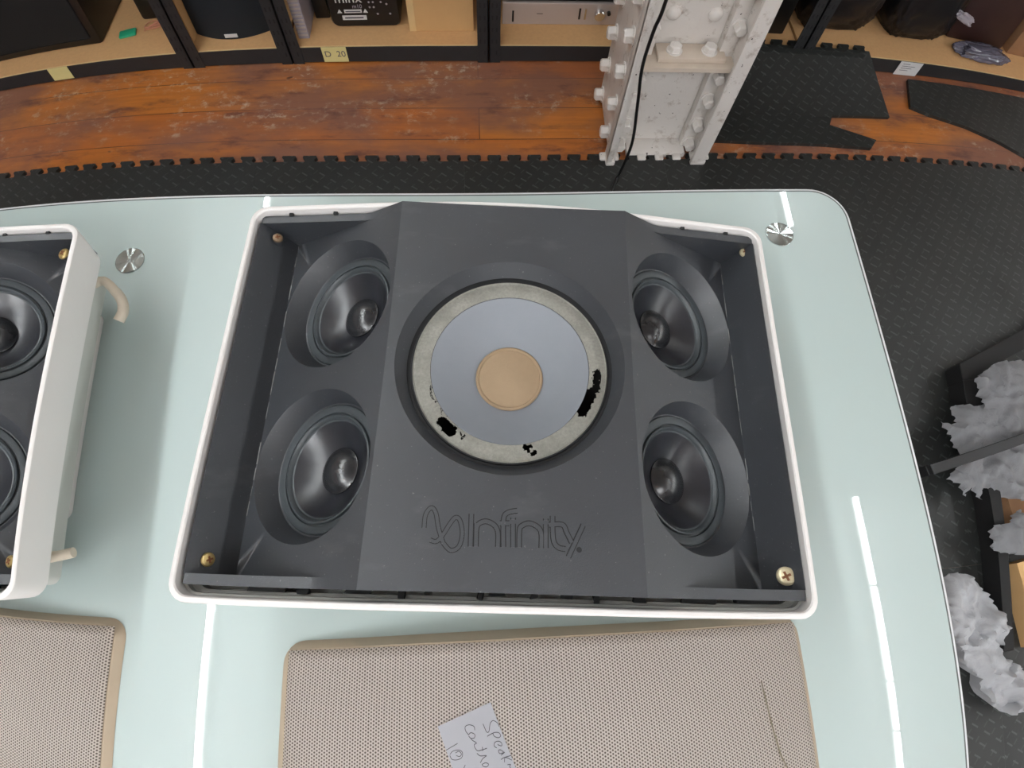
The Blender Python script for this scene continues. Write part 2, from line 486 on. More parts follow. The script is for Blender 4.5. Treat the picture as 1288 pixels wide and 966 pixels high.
    baf.data.set_sharp_from_angle(angle=math.radians(28))
    # seam lint along the valleys
    bm = bmesh.new()
    for s in (-1, 1):
        rnd = random.Random(5)
        y = V0+.003
        while y < V1-.002:
            l = rnd.uniform(.002, .014)
            if rnd.random() < .45:
                w = rnd.uniform(.00015, .00045)
                box(bm, BU+s*VAL-w, BU+s*VAL+w, y, min(y+l, V1-.001), HV, HV+w*1.3)
            y += l
    link('glue_seam', bm, 'lint', baf)['kind'] = 'stuff'
    # raised lettering; a dark band paints in the shading along its edges
    bm = bmesh.new(); bo = bmesh.new()
    for k, st in enumerate(LOGO):
        p = spline([(x, y, 0) for x, y in st], 6) if len(st) > 2 else [Vector((x, y, 0)) for x, y in st]
        band(bo, p, .0044 if k > 1 else .0038, HF-.0002-k*.00001, HF+.00012+k*.00001); band(bm, p, .0029 if k > 1 else .0025, HF-.0002-k*.00001, HF+.0006+k*.00003)
    lathe(bo, [(.0021, HF-.0002), (.0021, HF+.0002)], 20, Matrix.Translation((.0621, -.143, 0)), False, True)
    lo = link('lettering_outline', bo, 'groove', baf); lo['label'] = 'dark outline of the raised script'
    link('raised_lettering', bm, 'baffle', baf, 30)
    # ragged black seal left on the ledge, tab by tab
    rnd = random.Random(11)
    for u, w, dv in ((-.155, .010, .0045), (-.075, .006, .0075), (-.185, .03, .003), (-.11, .02, .0028), (.03, .006, .0035), (.079, .005, .0078), (-.013, .004, .0055), (.055, .010, .004), (.115, .010, .004), (.165, .03, .0035), (.215, .035, .0035), (-.055, .005, .003), (.0, .012, .0025)):
        bm = bmesh.new()
        v0 = -.1755; h = HE+arch(u)-.0205
        vs = box(bm, u-w/2, u+w/2, v0-dv, v0+.001, h-.002, h+.004)
        for v in vs: v.co.x += rnd.uniform(-1, 1)*.0015; v.co.y += rnd.uniform(-.4, .6)*dv*.5
        link('torn_seal', bm, 'seal', T)
    for u in (-.222, -.176, .178, .225):
        bm = bmesh.new()
        h = HE+arch(u)-.0065
        box(bm, u-.0022, u+.0022, .1775, .1808, h-.002, h+.0015, .0006)
        link('clip_tab', bm, 'seal', T)
    # screws
    for i, (u, v, h, r, tilt, mk) in enumerate(screws or ()):
        sgn = -1 if u < 0 else 1
        mt = Matrix.Translation((u, v, h)) @ Matrix.Rotation(-sgn*tilt, 4, 'Y')
        bm = bmesh.new()
        lathe(bm, [(r, -.0012), (r, .0002), (r*.88, .0012), (r*.5, .0018), (.00005, .002)], 28, mt, True)
        so = link('screw', bm, mk, T, 40)
        bm = bmesh.new()
        for a in (.4, .4+PI/2):
            q = mt @ Matrix.Rotation(a, 4, 'Z')
            vs = box(bm, -r*.5, r*.5, -r*.13, r*.13, .0014, .0022, mtx=q)
        link('cross_slot', bm, 'slot', so)
        bm = bmesh.new()
        if v > 0:      # screw post standing off the valley wall
            lathe(bm, [(r*.95, -.026), (r*.85, -.0012)], 24, mt, True, True)
            link('screw_post', bm, 'baffle', so, 40)
    # four midrange drivers on the sloping sides
    for s, p, nrm in mids:
        base = p-nrm*.0206
        q = nrm.to_track_quat('Z', 'Y').to_matrix().to_4x4()
        D = bpy.data.objects.new('midrange_driver', None); COL.objects.link(D); D.parent = T; D.empty_display_size = .02
        D.matrix_local = Matrix.Translation(base) @ q
        bm = bmesh.new()
        lathe(bm, [(.0592, -.004), (.0592, .0000), (.0580, .0014), (.0560, .0016), (.0515, .0004), (.0510, -.0012), (.0498, -.0012), (.0492, .0012), (.0478, .0016), (.0463, .0002), (.0455, -.0022), (.0440, -.0028)], 96)
        link('surround', bm, 'rubber_ring', D, 30)
        bm = bmesh.new()
        lathe(bm, [(.0440, -.0028), (.0420, -.0045), (.034, -.0102), (.026, -.0148), (.0208, -.0168)], 96)
        link('cone', bm, 'mid_cone', D, 40)
        bm = bmesh.new()
        R = .0255
        pr = [(.0214, -.0172), (.0213, -.0150), (.0203, -.0145)]
        for k in range(1, 12):
            a = math.asin(.0200/R)*(1-k/12); pr.append((R*math.sin(a), -.0145+R*math.cos(a)-R*math.cos(math.asin(.0200/R))))
        pr.append((.00003, -.0145+R-R*math.cos(math.asin(.02/R))))
        lathe(bm, pr, 64, None, False, True)
        link('dust_dome', bm, 'dome', D, 50)
    # woofer
    W = bpy.data.objects.new('woofer', None); COL.objects.link(W); W.parent = T; W.location = (.0048, .0140, HF-.0150); W.empty_display_size = .03
    bm = bmesh.new()
    lathe(bm, [(.0942, .0006), (.0942, -.0012), (.0905, -.0014), (.0898, .0004), (.0886, .0006), (.0880, -.0010), (.0880, -.004)], 128)
    link('basket_rim', bm, 'groove', W, 30)
    bm = bmesh.new()
    lathe(bm, [(.0935, -.004), (.090, -.030), (.040, -.045), (.01, -.045)], 48, None, False, True)
    link('basket', bm, 'void', W, 30)
    # foam surround with the torn openings of the photograph
    bm = bmesh.new()
    na, nr = 900, 26
    r0, r1 = .0730, .0893
    def rz_(r):
        t = (r-r0)/(r1-r0)
        return -.0012+.0014*math.sin(PI*min(1, t/.85))+(.0012 if t > .93 else 0)-.0006*t
    def torn(r, a):
        if not woofer_torn: return False
        a = (a+180) % 360-180
        j = noise.noise(Vector((a*.35, r*900, 1)))*.0022+noise.noise(Vector((a*1.3, r*500, 4)))*.0010
        t = r+j
        def blob(a0, a1, lo, hi):
            if not a0 < a < a1: return False
            m = (a-a0)/(a1-a0); e = min(1, math.sin(PI*m)*2.4)
            mid = (lo+hi)/2; return abs(t-mid) < (hi-lo)/2*e
        if blob(-17, 1.5, .0765, .0838): return True
        if blob(-36, -12, .0722, .0815): return True
        if blob(-141, -125, .0742, .0838): return True
        if blob(-124.5, -119, .0755, .0775) or blob(-121.2, -119.4, .0752, .0800): return True
        if blob(-80.5, -73.5, .0735, .0785) or blob(-78, -76, .077, .0815) or blob(-76.5, -72, .0805, .0845): return True
        if -165 < a < -141 and abs(t-(.0745+.0016*math.sin(a*.35))) < .00045: return True
        return False
    grid = [[bm.verts.new(((r0+(r1-r0)*j/nr)*math.cos(2*PI*i/na), (r0+(r1-r0)*j/nr)*math.sin(2*PI*i/na), rz_(r0+(r1-r0)*j/nr))) for j in range(nr+1)] for i in range(na)]
    for i in range(na):
        for j in range(nr):
            r = r0+(r1-r0)*(j+.5)/nr; a = 360*(i+.5)/na
            if torn(r, a): continue
            k = (i+1) % na
            bm.faces.new((grid[i][j], grid[i][j+1], grid[k][j+1], grid[k][j]))
    bmesh.ops.delete(bm, geom=[v for v in bm.verts if not v.link_faces], context='VERTS')
    bmesh.ops.solidify(bm, geom=list(bm.faces), thickness=-.0009)
    link('foam_surround', bm, 'foam', W, 50)
    bm = bmesh.new()
    lathe(bm, [(.0724, -.0020), (.0724, -.0006), (.0720, -.0005), (.0700, -.0020), (.060, -.0098), (.045, -.0205), (.0335, -.0282), (.0300, -.0300)], 128)
    link('cone', bm, 'woofer_cone', W, 50)
    bm = bmesh.new()
    lathe(bm, [(.0322, -.0292), (.0322, -.0272), (.0310, -.0262), (.0297, -.0266), (.0288, -.0280), (.020, -.0268), (.010, -.0258), (.00005, -.0254)], 96, None, False, True)
    link('dust_cap', bm, 'dust_cap', W, 30)
    if arms:
        for pts, r in (([(.235, .150, .050), (.248, .158, .048), (.264, .143, .046), (.273, .130, .046), (.2745, .118, .044), (.270, .108, .042)], [.0052, .0052, .0056, .0056, .0056, .0058]),
                       ([(.205, -.148, .050), (.228, -.147, .050), (.248, -.146, .051), (.266, -.143, .051)], [.0055, .0055, .0052, .0050])):
            bm = bmesh.new(); sp = spline(pts, 6)
            rr = [r[min(i//6, len(r)-1)] for i in range(len(sp))]
            tube(bm, sp, rr, 14)
            a = link('mounting_arm', bm, 'cream_rubber', T, 40); a['label'] = 'bent cream mounting arm sticking out of the side'
    return T

Z = .75
ZS0 = Z+.0006
main = make_speaker('speaker', 'open white-framed speaker lying face up on the glass table, torn foam woofer, no grille', (.016, .1695, ZS0), math.radians(-3.85),
    True, False,
    [(-.2375, .160, .101, .0050, .25, 'brass_dull'), (-.2405, -.1557, .099, .0058, 1.0, 'brass'), (.2495, .1665, .101, .0054, .05, 'pale_brass'), (.2442, -.1560, .101, .0078, .35, 'pale_brass')])
left = make_speaker('speaker', 'second white-framed speaker cut off by the left edge, cream mounting arms at its side', (-.6609, .166, ZS0), math.radians(3.0),
    False, True,
    [(.2405, .158, .104, .0062, .2, 'brass'), (.2405, -.155, .100, .0058, .3, 'brass'), (-.2405, .158, .100, .0058, .3, 'brass'), (-.2405, -.155, .100, .0058, .3, 'brass')])
left.scale = (1, .972, 1)

# ---------------------------------------------------------------- glass table
tb = thing('table', 'glass-topped table with pale mint top and rounded corner, carrying both speakers', 'table', (0, 0, 0))
def table_outline(inset):
    # corners of the real top: rear right, rear left, front left, front right
    c = [(.4905, .4865), (-1.30, .4865), (-1.30, -.62), (.466, -.62)]
    ctr = Vector((-.4, -.07)); out = []
    n = len(c); r = .048
    for i in range(n):
        p = Vector(c[i]); a = Vector(c[i-1]); b = Vector(c[(i+1) % n])
        da = (a-p).normalized(); db = (b-p).normalized()
        cosg = da.dot(db); g = math.acos(cosg)
        bis = (da+db).normalized(); cc = p+bis*(r/math.sin(g/2)); t = r/math.tan(g/2)
        s = p+da*t-cc; e = p+db*t-cc
        a0 = math.atan2(s.y, s.x); a1 = math.atan2(e.y, e.x); d = (a1-a0+PI) % (2*PI)-PI
        for k in range(11):
            an = a0+d*k/10; out.append((cc.x+(r-inset)*math.cos(an), cc.y+(r-inset)*math.sin(an)))
    return out
def outl(i, z): return [(x, y, z) for x, y in table_outline(i)]
bm = bmesh.new()
loft(bm, [outl(.0012, Z-.010), outl(.0, Z-.009), outl(0, Z-.0012), outl(.0012, Z-.0001), outl(.0034, Z)])
link('glass_edge', bm, 'glass_edge', tb, 40)
bm = bmesh.new()
loft(bm, [outl(.0034, Z), outl(.0052, Z-.0001)])
link('edge_groove', bm, 'edge_line', tb)
bm = bmesh.new()
loft(bm, [outl(.0052, Z-.0001), outl(.0054, Z)], False, True)
loft(bm, [outl(.0012, Z-.010), outl(.0014, Z-.0101)], False, True)
link('glass_top', bm, 'glass', tb)
for x, y in ((-.4317, .3897), (.3856, .4129), (-.4317, -.50), (.3856, -.50), (-1.18, .39), (-1.18, -.50)):
    bm = bmesh.new()
    lathe(bm, [(.0180, 0), (.0180, .0010), (.0174, .0014)], 48, None, True)
    rnd = random.Random(int(x*1000+y*77)); nf = 24
    ring = [bm.verts.new((.0174*math.cos(2*PI*k/nf), .0174*math.sin(2*PI*k/nf), .0014+rnd.uniform(-.00035, .00035))) for k in range(nf)]
    ctr = bm.verts.new((0, 0, .0016))
    for k in range(nf): bm.faces.new((ring[k], ring[(k+1) % nf], ctr))
    dc = link('fixing_disc', bm, 'disc', tb); dc.location = (x, y, Z)
    bm = bmesh.new()
    lathe(bm, [(.03, 0), (.03, .006), (.019, .010), (.019, Z-.0102-.012), (.03, Z-.0102-.010), (.03, Z-.0102)], 32, Matrix.Translation((x, y, .0)), True, True)
    link('leg', bm, 'chrome', tb, 40)

# ---------------------------------------------------------------- grilles
def gz(u, hw=.25):
    a = abs(u)/hw
    return .012+.022*(1-a**2)
def make_grille(label, loc, rz, dirt):
    T = thing('speaker_grille', label, 'grille', loc, rz)
    hw, D = .2435, .36
    bm = bmesh.new(); nu = 60; vs = []
    def edge(u, v):      # the sheet rolls over softly at its edges
        d = min(hw-abs(u), min(-v, D+v)+.0)
        return -.0035*max(0, 1-d/.007)**2
    rows = [-D, -D+.0015, -D+.004, -D+.008]+[-D+.02+(D-.028)*k/8 for k in range(9)]+[-.008, -.004, -.0015, 0]
    rows = sorted(set(rows))
    cols = sorted(set([-hw+hw*2*k/nu for k in range(nu+1)]+[-hw+.0015, -hw+.004, hw-.0015, hw-.004]))
    g = [[bm.verts.new((u, v, gz(u)+edge(u, v))) for u in cols] for v in rows]
    for a, b in zip(g, g[1:]):
        for i in range(len(cols)-1): bm.faces.new((a[i], a[i+1], b[i+1], b[i]))
    bmesh.ops.solidify(bm, geom=list(bm.faces), thickness=.0012)
    link('perforated_sheet', bm, 'perf', T, 50)
    # frame flaring outward below the sheet
    bm = bmesh.new()
    def lp(o, dz, zero=False):
        return [(x, y-D/2, (0.0005 if zero else gz(x)+dz)) for x, y in rrect(hw+o, D/2+o, .012+max(o, 0))]
    loft(bm, [lp(-.004, -.0050), lp(.0, -.0042), lp(.0015, -.0050), lp(.0075, 0, True), lp(.0055, 0, True), lp(-.006, -.007)])
    link('frame', bm, 'tan', T, 40)
    if dirt:
        bm = bmesh.new()
        # crack line running down the sheet
        pts = [(.196, -.048), (.200, -.085), (.205, -.112), (.212, -.128), (.216, -.145), (.222, -.162), (.226, -.19)]
        band(bm, [Vector((x, y, 0)) for x, y in pts], .0011, .0006, .0012, lambda x, y: gz(x))
        link('crack', bm, 'crack', T)
        for cx_, cy_, a, b_, rr in ((.2045, -.1395, .0022, .0046, -.35), (.2125, -.1475, .0020, .0040, .1)):
            bm = bmesh.new()
            r = [bm.verts.new((cx_+(a*math.cos(t)*math.cos(rr)-b_*math.sin(t)*math.sin(rr))*(1+.15*math.sin(3*t)), cy_+a*math.cos(t)*math.sin(rr)+b_*math.sin(t)*math.cos(rr), gz(cx_)+.0013)) for t in [2*PI*k/14 for k in range(14)]]
            c = [bm.verts.new((v.co.x, v.co.y, v.co.z-.0012)) for v in r]
            bm.faces.new(r)
            for k in range(14): bm.faces.new((r[k], r[(k+1) % 14], c[(k+1) % 14], c[k]))
            link('stain', bm, 'stain', T)
    return T
make_grille('cream perforated speaker grille at the bottom with a handwritten paper note on it', (.052, -.0475, Z), math.radians(.3), True)
make_grille('cream perforated speaker grille without a note, in the lower left corner', (-.6065, -.0175, Z), math.radians(-1.9), False)

# paper note
NZ = .75+.0345
def note_z(x, y): return gz(x-.052)-.034
P = [(-.0039, -.0955), (-.0504, -.1127), (-.0275, -.176), (.0190, -.159)]
P[2] = (P[1][0]+.0335, P[1][1]-.0860); P[3] = (P[0][0]+.0335, P[0][1]-.0860)
bm = bmesh.new(); n = 12
rows = []
for i in range(n+1):
    row = []
    for j in range(n+1):
        a = i/n; b = j/n
        x = (P[0][0]*(1-b)+P[1][0]*b)*(1-a)+(P[3][0]*(1-b)+P[2][0]*b)*a
        y = (P[0][1]*(1-b)+P[1][1]*b)*(1-a)+(P[3][1]*(1-b)+P[2][1]*b)*a
        row.append(bm.verts.new((x, y, NZ+.0011+note_z(x, y)+.0005*math.sin(a*5)*b)))
    rows.append(row)
for a, b in zip(rows, rows[1:]):
    for i in range(n): bm.faces.new((a[i], a[i+1], b[i+1], b[i]))
bmesh.ops.solidify(bm, geom=list(bm.faces), thickness=.00025)
note = link('paper_note', bm, 'paper', None, 50)
tag(note, 'white paper note with grey handwriting lying on the lower grille', 'paper note')
NOTE = [[(0.00286,-0.11467),(0.00182,-0.11198),(-0.00187,-0.10982),(-0.00457,-0.112),(-0.00586,-0.11786),(-0.00775,-0.11843),(-0.00953,-0.11506),(-0.0108,-0.11203)],[(-0.00747,-0.12172),(-0.00217,-0.11936),(0.00233,-0.11925),(0.00412,-0.12163),(0.00219,-0.12318),(-0.00113,-0.12203),(-0.00255,-0.11967)],[(0.00127,-0.12837),(0.00458,-0.12952),(0.00466,-0.12723),(0.00211,-0.1258),(-0.0009,-0.12663),(-0.00173,-0.12921),(0.00044,-0.13095)],[(0.00627,-0.13418),(0.00336,-0.1324),(0.00185,-0.1333),(0.00289,-0.13532),(0.0055,-0.13492),(0.007,-0.13454),(0.00395,-0.13667)],[(0.00384,-0.13993),(0.00685,-0.13845),(0.01283,-0.13712)],[(0.01305,-0.14072),(0.00759,-0.13849),(0.00671,-0.14203)],[(0.00922,-0.14412),(0.01181,-0.14392),(0.01101,-0.14551),(0.01241,-0.14721),(0.015,-0.14702)],[(-0.01817,-0.11661),(-0.01886,-0.11362),(-0.02295,-0.11231),(-0.02634,-0.1136),(-0.02602,-0.1169),(-0.02382,-0.11963)],[(-0.02383,-0.12029),(-0.02156,-0.11842),(-0.01824,-0.1199),(-0.01866,-0.1225),(-0.02164,-0.12269),(-0.02347,-0.12096)],[(-0.02165,-0.12288),(-0.02019,-0.12439),(-0.01689,-0.12651),(-0.01877,-0.12773),(-0.01809,-0.13038),(-0.01591,-0.13244),(-0.0122,-0.13197),(-0.00809,-0.13086)],[(-0.01199,-0.12969),(-0.01147,-0.13266)],[(-0.01669,-0.13436),(-0.01379,-0.13646),(-0.00862,-0.13638),(-0.01163,-0.13852),(-0.01392,-0.14167)],[(-0.01249,-0.14305),(-0.00951,-0.14189),(-0.00696,-0.14299),(-0.00849,-0.14487),(-0.01142,-0.1444),(-0.01249,-0.14305)],[(-0.0332,-0.12627),(-0.04323,-0.13118)],[(-0.03994,-0.1346),(-0.03733,-0.1321),(-0.03216,-0.13136),(-0.02923,-0.13312),(-0.02966,-0.13702),(-0.03373,-0.13879),(-0.03814,-0.13827),(-0.03995,-0.13525)],[(-0.03514,-0.13351),(-0.03217,-0.13234),(-0.02999,-0.1344),(-0.03149,-0.13629),(-0.03442,-0.1355)],[(-0.02682,-0.14289),(-0.02811,-0.14525)]]
bm = bmesh.new()
for st in NOTE:
    p = spline([(x, y, 0) for x, y in st], 6) if len(st) > 2 else [Vector((x, y, 0)) for x, y in st]
    band(bm, p, .00048, NZ+.0013, NZ+.00165, note_z)
link('handwriting', bm, 'ink', note)

# ---------------------------------------------------------------- room shell
bm = bmesh.new(); box(bm, -4.8, 5.4, -5.2, 2.6, -.05, 0); struct(link('floor', bm, 'wood'))
bm = bmesh.new(); box(bm, -4.8, 5.4, -5.2, 2.6, 2.80, 2.85); struct(link('ceiling', bm, 'ceiling'))
for nm, b in (('wall_back', (-4.8, 5.4, 2.6, 2.65, 0, 2.8)), ('wall_front', (-4.8, 5.4, -5.25, -5.2, 0, 2.8)), ('wall_left', (-4.85, -4.8, -5.2, 2.6, 0, 2.8)), ('wall_right', (5.4, 5.45, -5.2, 2.6, 0, 2.8))):
    bm = bmesh.new(); box(bm, *b); struct(link(nm, bm, 'wall'))

# LED tubes, two rows running away from the viewer
def led(x0, y0, x1, y1, lab, mt='tube'):
    p = Vector((x0, y0, 0)); q = Vector((x1, y1, 0)); L = (q-p).length; a = math.atan2(q.y-p.y, q.x-p.x)
    T = thing('tube_light', lab, 'ceiling light', ((x0+x1)/2, (y0+y1)/2, 2.80), a)
    bm = bmesh.new(); box(bm, -L/2, L/2, -.022, .022, -.03, 0, .003); link('holder', bm, 'housing', T)
    bm = bmesh.new()
    m4 = Matrix.Translation((0, 0, -.041)) @ Matrix.Rotation(PI/2, 4, 'Y')
    lathe(bm, [(.0105, -L/2+.003), (.0105, L/2-.003)], 14, m4, True, True); link('lit_tube', bm, mt, T, 40)
    for s in (-1, 1):
        bm = bmesh.new(); lathe(bm, [(.0112, s*(L/2-.003)), (.0112, s*(L/2-.0005))], 14, m4, True, True)
        link('end_cap', bm, 'ledge', T, 40)
    return T
ys = [2.45, 1.235, .02, -1.195, -2.41]
for k, (a, b) in enumerate(zip(ys, ys[1:])):
    led(-1.228, a, -1.228, b+.008, ('long LED tube on the ceiling over the left, nearest the back wall', 'second LED tube from the back wall in the left row', 'third LED tube from the back wall in the left row', 'LED tube nearest the viewer in the left row')[k])
for xx, nm in ((4.2, 'far right'),):  # extra unseen row, added for more ambient fill
    led(xx, 1.8, xx, -.6, 'LED tube of the %s row, half towards the back wall' % nm); led(xx, -.62, xx, -3.0, 'LED tube of the %s row, half towards the viewer' % nm)
rx = lambda y: 1.767+.0222*y
for (a, b, lab) in ((2.50, 1.889, 'short LED tube on the ceiling over the right, next to the back wall'), (.332, -.079, 'first LED tube after the gap in the right row'), (-.083, -.494, 'middle LED tube of the right row above the table edge'), (-.498, -.704, 'short stub of LED tube in the right row'), (-.708, -1.9, 'long LED tube nearest the viewer in the right row')):
    led(rx(a), a, rx(b), b+.001, lab, 'tube_aged')

# ---------------------------------------------------------------- rubber floor tiles
def tile_mesh(w, d, teeth=True, thick=.012, period=.062):
    bm = bmesh.new(); pts = [(-w/2, -d), (w/2, -d), (w/2, 0)]
    if teeth:
        n = int(round(w/period)); x = w/2; p = w/n
        for k in range(n):
            c = w/2-p*(k+.5); h = .023
            pts += [(c+p*.225, 0), (c+p*.235, .008), (c+p*.34, h*.72), (c+p*.31, h), (c-p*.31, h), (c-p*.34, h*.72), (c-p*.235, .008), (c-p*.225, 0)]
    pts.append((-w/2, 0))
    bot = [bm.verts.new((x, y, 0)) for x, y in pts]; top = [bm.verts.new((x, y, thick)) for x, y in pts]
    bm.faces.new(top); bm.faces.new(bot[::-1])
    for i in range(len(pts)):
        j = (i+1) % len(pts); bm.faces.new((bot[i], bot[j], top[j], top[i]))
    return bm
W = .62
proto = link('floor_tile', tile_mesh(W-.0003, W-.0003), 'rubber', None)
plain = link('floor_tile', tile_mesh(W-.0003, W-.0003, False), 'rubber', None)
first = {True: True, False: True}
names = ['first', 'second', 'third', 'fourth', 'fifth', 'sixth', 'seventh']
for r in range(4):
    for c in range(7):
        x = -1.60+c*W; y = 1.222-r*W
        if r > 0 and c < 3: continue         # wholly under the table or outside the frame
        t = r == 0
        src = proto if t else plain
        o = src if first[t] else src.copy()
        if not first[t]: COL.objects.link(o)
        first[t] = False
        o.location = (x, y, 0)
        if t: lab = 'black rubber floor tile with toothed rear edge, %s from the left along the bare boards' % names[c]
        else: lab = 'black rubber floor tile right of the table, %s column from the left edge, %s row behind the toothed row' % (names[c], names[r-1])
        tag(o, lab, 'floor tile', 'rubber floor tiles')
# tile leaning up on the shelf behind the column
def teeth(x0, x1, y, n, h=.026):
    p = (x1-x0)/n; pts = []
    for k in range(n):
        c = x1-p*(k+.5)
        pts += [(c+p*.225, y), (c+p*.235, y+.008), (c+p*.34, y+h*.72), (c+p*.31, y+h), (c-p*.31, y+h), (c-p*.34, y+h*.72), (c-p*.235, y+.008), (c-p*.225, y)]
    return pts
bm = bmesh.new()
pts = [(.655, 1.30), (.90, 1.288), (1.10, 1.284), (1.27, 1.274), (1.30, 1.31), (1.15, 1.368), (1.17, 1.41), (1.385, 1.415), (1.37, 1.54), (1.355, 1.662)]+teeth(.735, 1.355, 1.662, 10)+[(.655, 1.662)]
def pz(y): return .0005+.062*min(1, max(0, (y-1.40)/.235))**1.5
tri = bmesh.new()
v2, e2, f2, *_ = delaunay_2d_cdt([Vector(p) for p in pts]+[Vector((x_*.0401+.68, y_*.0201+1.385)) for x_ in range(17) for y_ in range(14)], [(i, (i+1) % len(pts)) for i in range(len(pts))], [], 1, 1e-6)
vb = [bm.verts.new((p.x, p.y, pz(p.y))) for p in v2]
for f in f2: bm.faces.new([vb[i] for i in f])
for v in bm.verts: v.co.z += .012
bmesh.ops.recalc_face_normals(bm, faces=bm.faces)
if bm.faces and sum(f.normal.z for f in bm.faces) < 0: bmesh.ops.reverse_faces(bm, faces=bm.faces)
bmesh.ops.solidify(bm, geom=list(bm.faces), thickness=.0115)
o = link('floor_tile', bm, 'rubber', None)
tag(o, 'loose black rubber tile behind the white column, its toothed edge propped on the shelf', 'floor tile')
bm = bmesh.new()
pts = [(1.535, 1.615), (1.492, 1.476), (1.56, 1.445), (1.70, 1.405), (1.82, 1.352), (1.93, 1.29), (2.25, 1.27), (2.40, 1.60)]
bot = [bm.verts.new((x, y, .0)) for x, y in pts]; top = [bm.verts.new((x, y, .012)) for x, y in pts]
bm.faces.new(top); bm.faces.new(bot[::-1])
for i in range(len(pts)):
    j = (i+1) % len(pts); bm.faces.new((bot[i], bot[j], top[j], top[i]))
tag(link('floor_tile', bm, 'rubber', None), 'cut piece of black rubber tile below the white shelf label at the right', 'floor tile')

# ---------------------------------------------------------------- white steel column
cl = thing('steel_column', 'white painted riveted steel column with chipped paint standing on the floor behind the table', 'column', (.54, 1.35, 0))
cl_o = Vector((.54, 1.35, 0))
def cpart(name, bm, mat='paint', lab=None, sm=30, parent=None):
    for v in bm.verts: v.co -= cl_o
    o = link(name, bm, mat, parent or cl, sm)
    return o
HT = 2.799
for (xa, xb) in ((.398, .412), (.664, .678)):
    bm = bmesh.new(); box(bm, xa, xb, 1.21, 1.50, 0.013, HT, .002)
    cpart('side_plate', bm)
for (xa, xb) in ((.386, .398), (.678, .690)):        # angle lips at the front corners
    bm = bmesh.new(); box(bm, xa, xb, 1.20, 1.245, .013, HT, .002)
    s = 1 if xa < .5 else -1
    box(bm, min(xa, xa+s*.03), max(xb, xb+s*.004), 1.197, 1.211, .013, HT, .002)
    cpart('corner_angle', bm)
bm = bmesh.new(); box(bm, .412, .672, 1.300, 1.312, .013, HT, .001); cpart('web_plate', bm)
bm = bmesh.new(); box(bm, .412, .450, 1.270, 1.300, .013, HT, .002); cpart('inner_angle', bm)
bm = bmesh.new(); box(bm, .626, .664, 1.270, 1.300, .013, HT, .002); cpart('inner_angle', bm)
for z in (.318, .95, 1.6, 2.25):
    bm = bmesh.new()
    vs = [(.414, 1.222), (.670, 1.222), (.670, 1.262), (.645, 1.300), (.445, 1.300), (.414, 1.262)]
    b = [bm.verts.new((x, y, z)) for x, y in vs]; t = [bm.verts.new((x, y, z+.012)) for x, y in vs]
    bm.faces.new(t); bm.faces.new(b[::-1])
    for i in range(6): bm.faces.new((b[i], b[(i+1) % 6], t[(i+1) % 6], t[i]))
    box(bm, .460, .640, 1.240, 1.298, z+.012, z+.026, .003)
    cp = cpart('batten_plate', bm, 'dusty_paint')
    for x in (.505, .598):
        for s in (1, -1):
            bm = bmesh.new()
            m4 = Matrix.Translation((x, 1.268, z+.026 if s == 1 else z)) @ (Matrix() if s == 1 else Matrix.Rotation(PI, 4, 'X'))
            lathe(bm, [(.021, 0), (.021, .003)], 20, m4, False, True)
            lathe(bm, [(.0175, .003), (.0175, .016), (.014, .019)], 6, m4, False, True)
            cpart('hex_bolt', bm, parent=cp)
# bolts
protob = None
def bolt(x, y, z, rot, r=.0165, h=.020, nm='hex_bolt', dome=False):
    global protob
    bm = bmesh.new()
    if dome: lathe(bm, [(r, 0), (r*.97, h*.25), (r*.8, h*.6), (r*.45, h*.9), (.0002, h)], 24, None, False, True)
    else:
        lathe(bm, [(r*1.25, 0), (r*1.25, .003)], 20, None, False, True)
        lathe(bm, [(r, .003), (r, h*.85), (r*.8, h)], 6, None, False, True)
    o = link(nm, bm, 'paint', cl, 30)
    o.matrix_local = Matrix.Translation(Vector((x, y, z))-cl_o) @ rot
RL = Matrix.Rotation(-PI/2, 4, 'Y'); RR = Matrix.Rotation(PI/2, 4, 'Y'); RF = Matrix.Rotation(PI/2, 4, 'X')
for k in range(9):
    z = .045+.105*k
    bolt(.398, 1.300, z, RL, .019, .026); bolt(.398, 1.465, z-.03+.02, RL, .019, .026)
    bolt(.678, 1.268, z+.03, RR, .019, .040); bolt(.678, 1.465, z-.01, RR, .019, .026)
for k, z in enumerate((.035, .11, .195, .275, .42, .52, .62)):
    bolt(.648, 1.270, z, RF, .016, .030)
    bolt(.431, 1.270, z, RF, .016, .030)
for x in (.485, .592):
    for z in (.425, .55, .68): bolt(x, 1.300, z, RF, .019, .013, 'rivet', True)
bm = bmesh.new()
box(bm, .455, .638, 1.238, 1.30, .0, .018, .003)
for x in (.50, .555, .61): box(bm, x-.013, x+.013, 1.218, 1.240, .0, .018, .003)
cpart('painted_foot', bm)
for x in (.398, .680):
    bm = bmesh.new()
    box(bm, x-.014, x+.014, 1.196, 1.235, 0.0125, .03, .005)
    box(bm, x-.03, x+.03, 1.215, 1.245, 0.0125, .022, .005)
    cpart('painted_foot', bm)
# power cable hanging in front of the column
bm = bmesh.new()
tube(bm, spline([(.435, 1.17, 1.6), (.408, 1.155, .80), (.404, 1.15, .556), (.396, 1.15, .482), (.394, 1.15, .39), (.409, 1.15, .286), (.427, 1.15, .153), (.418, 1.145, .05), (.408, 1.135, .0165), (.35, 1.0, .0165), (.2, .6, .0165)], 8), .0042, 10)
tag(link('power_cable', bm, 'cable', None, 60), 'thin black cable hanging down in front of the white column', 'cable')

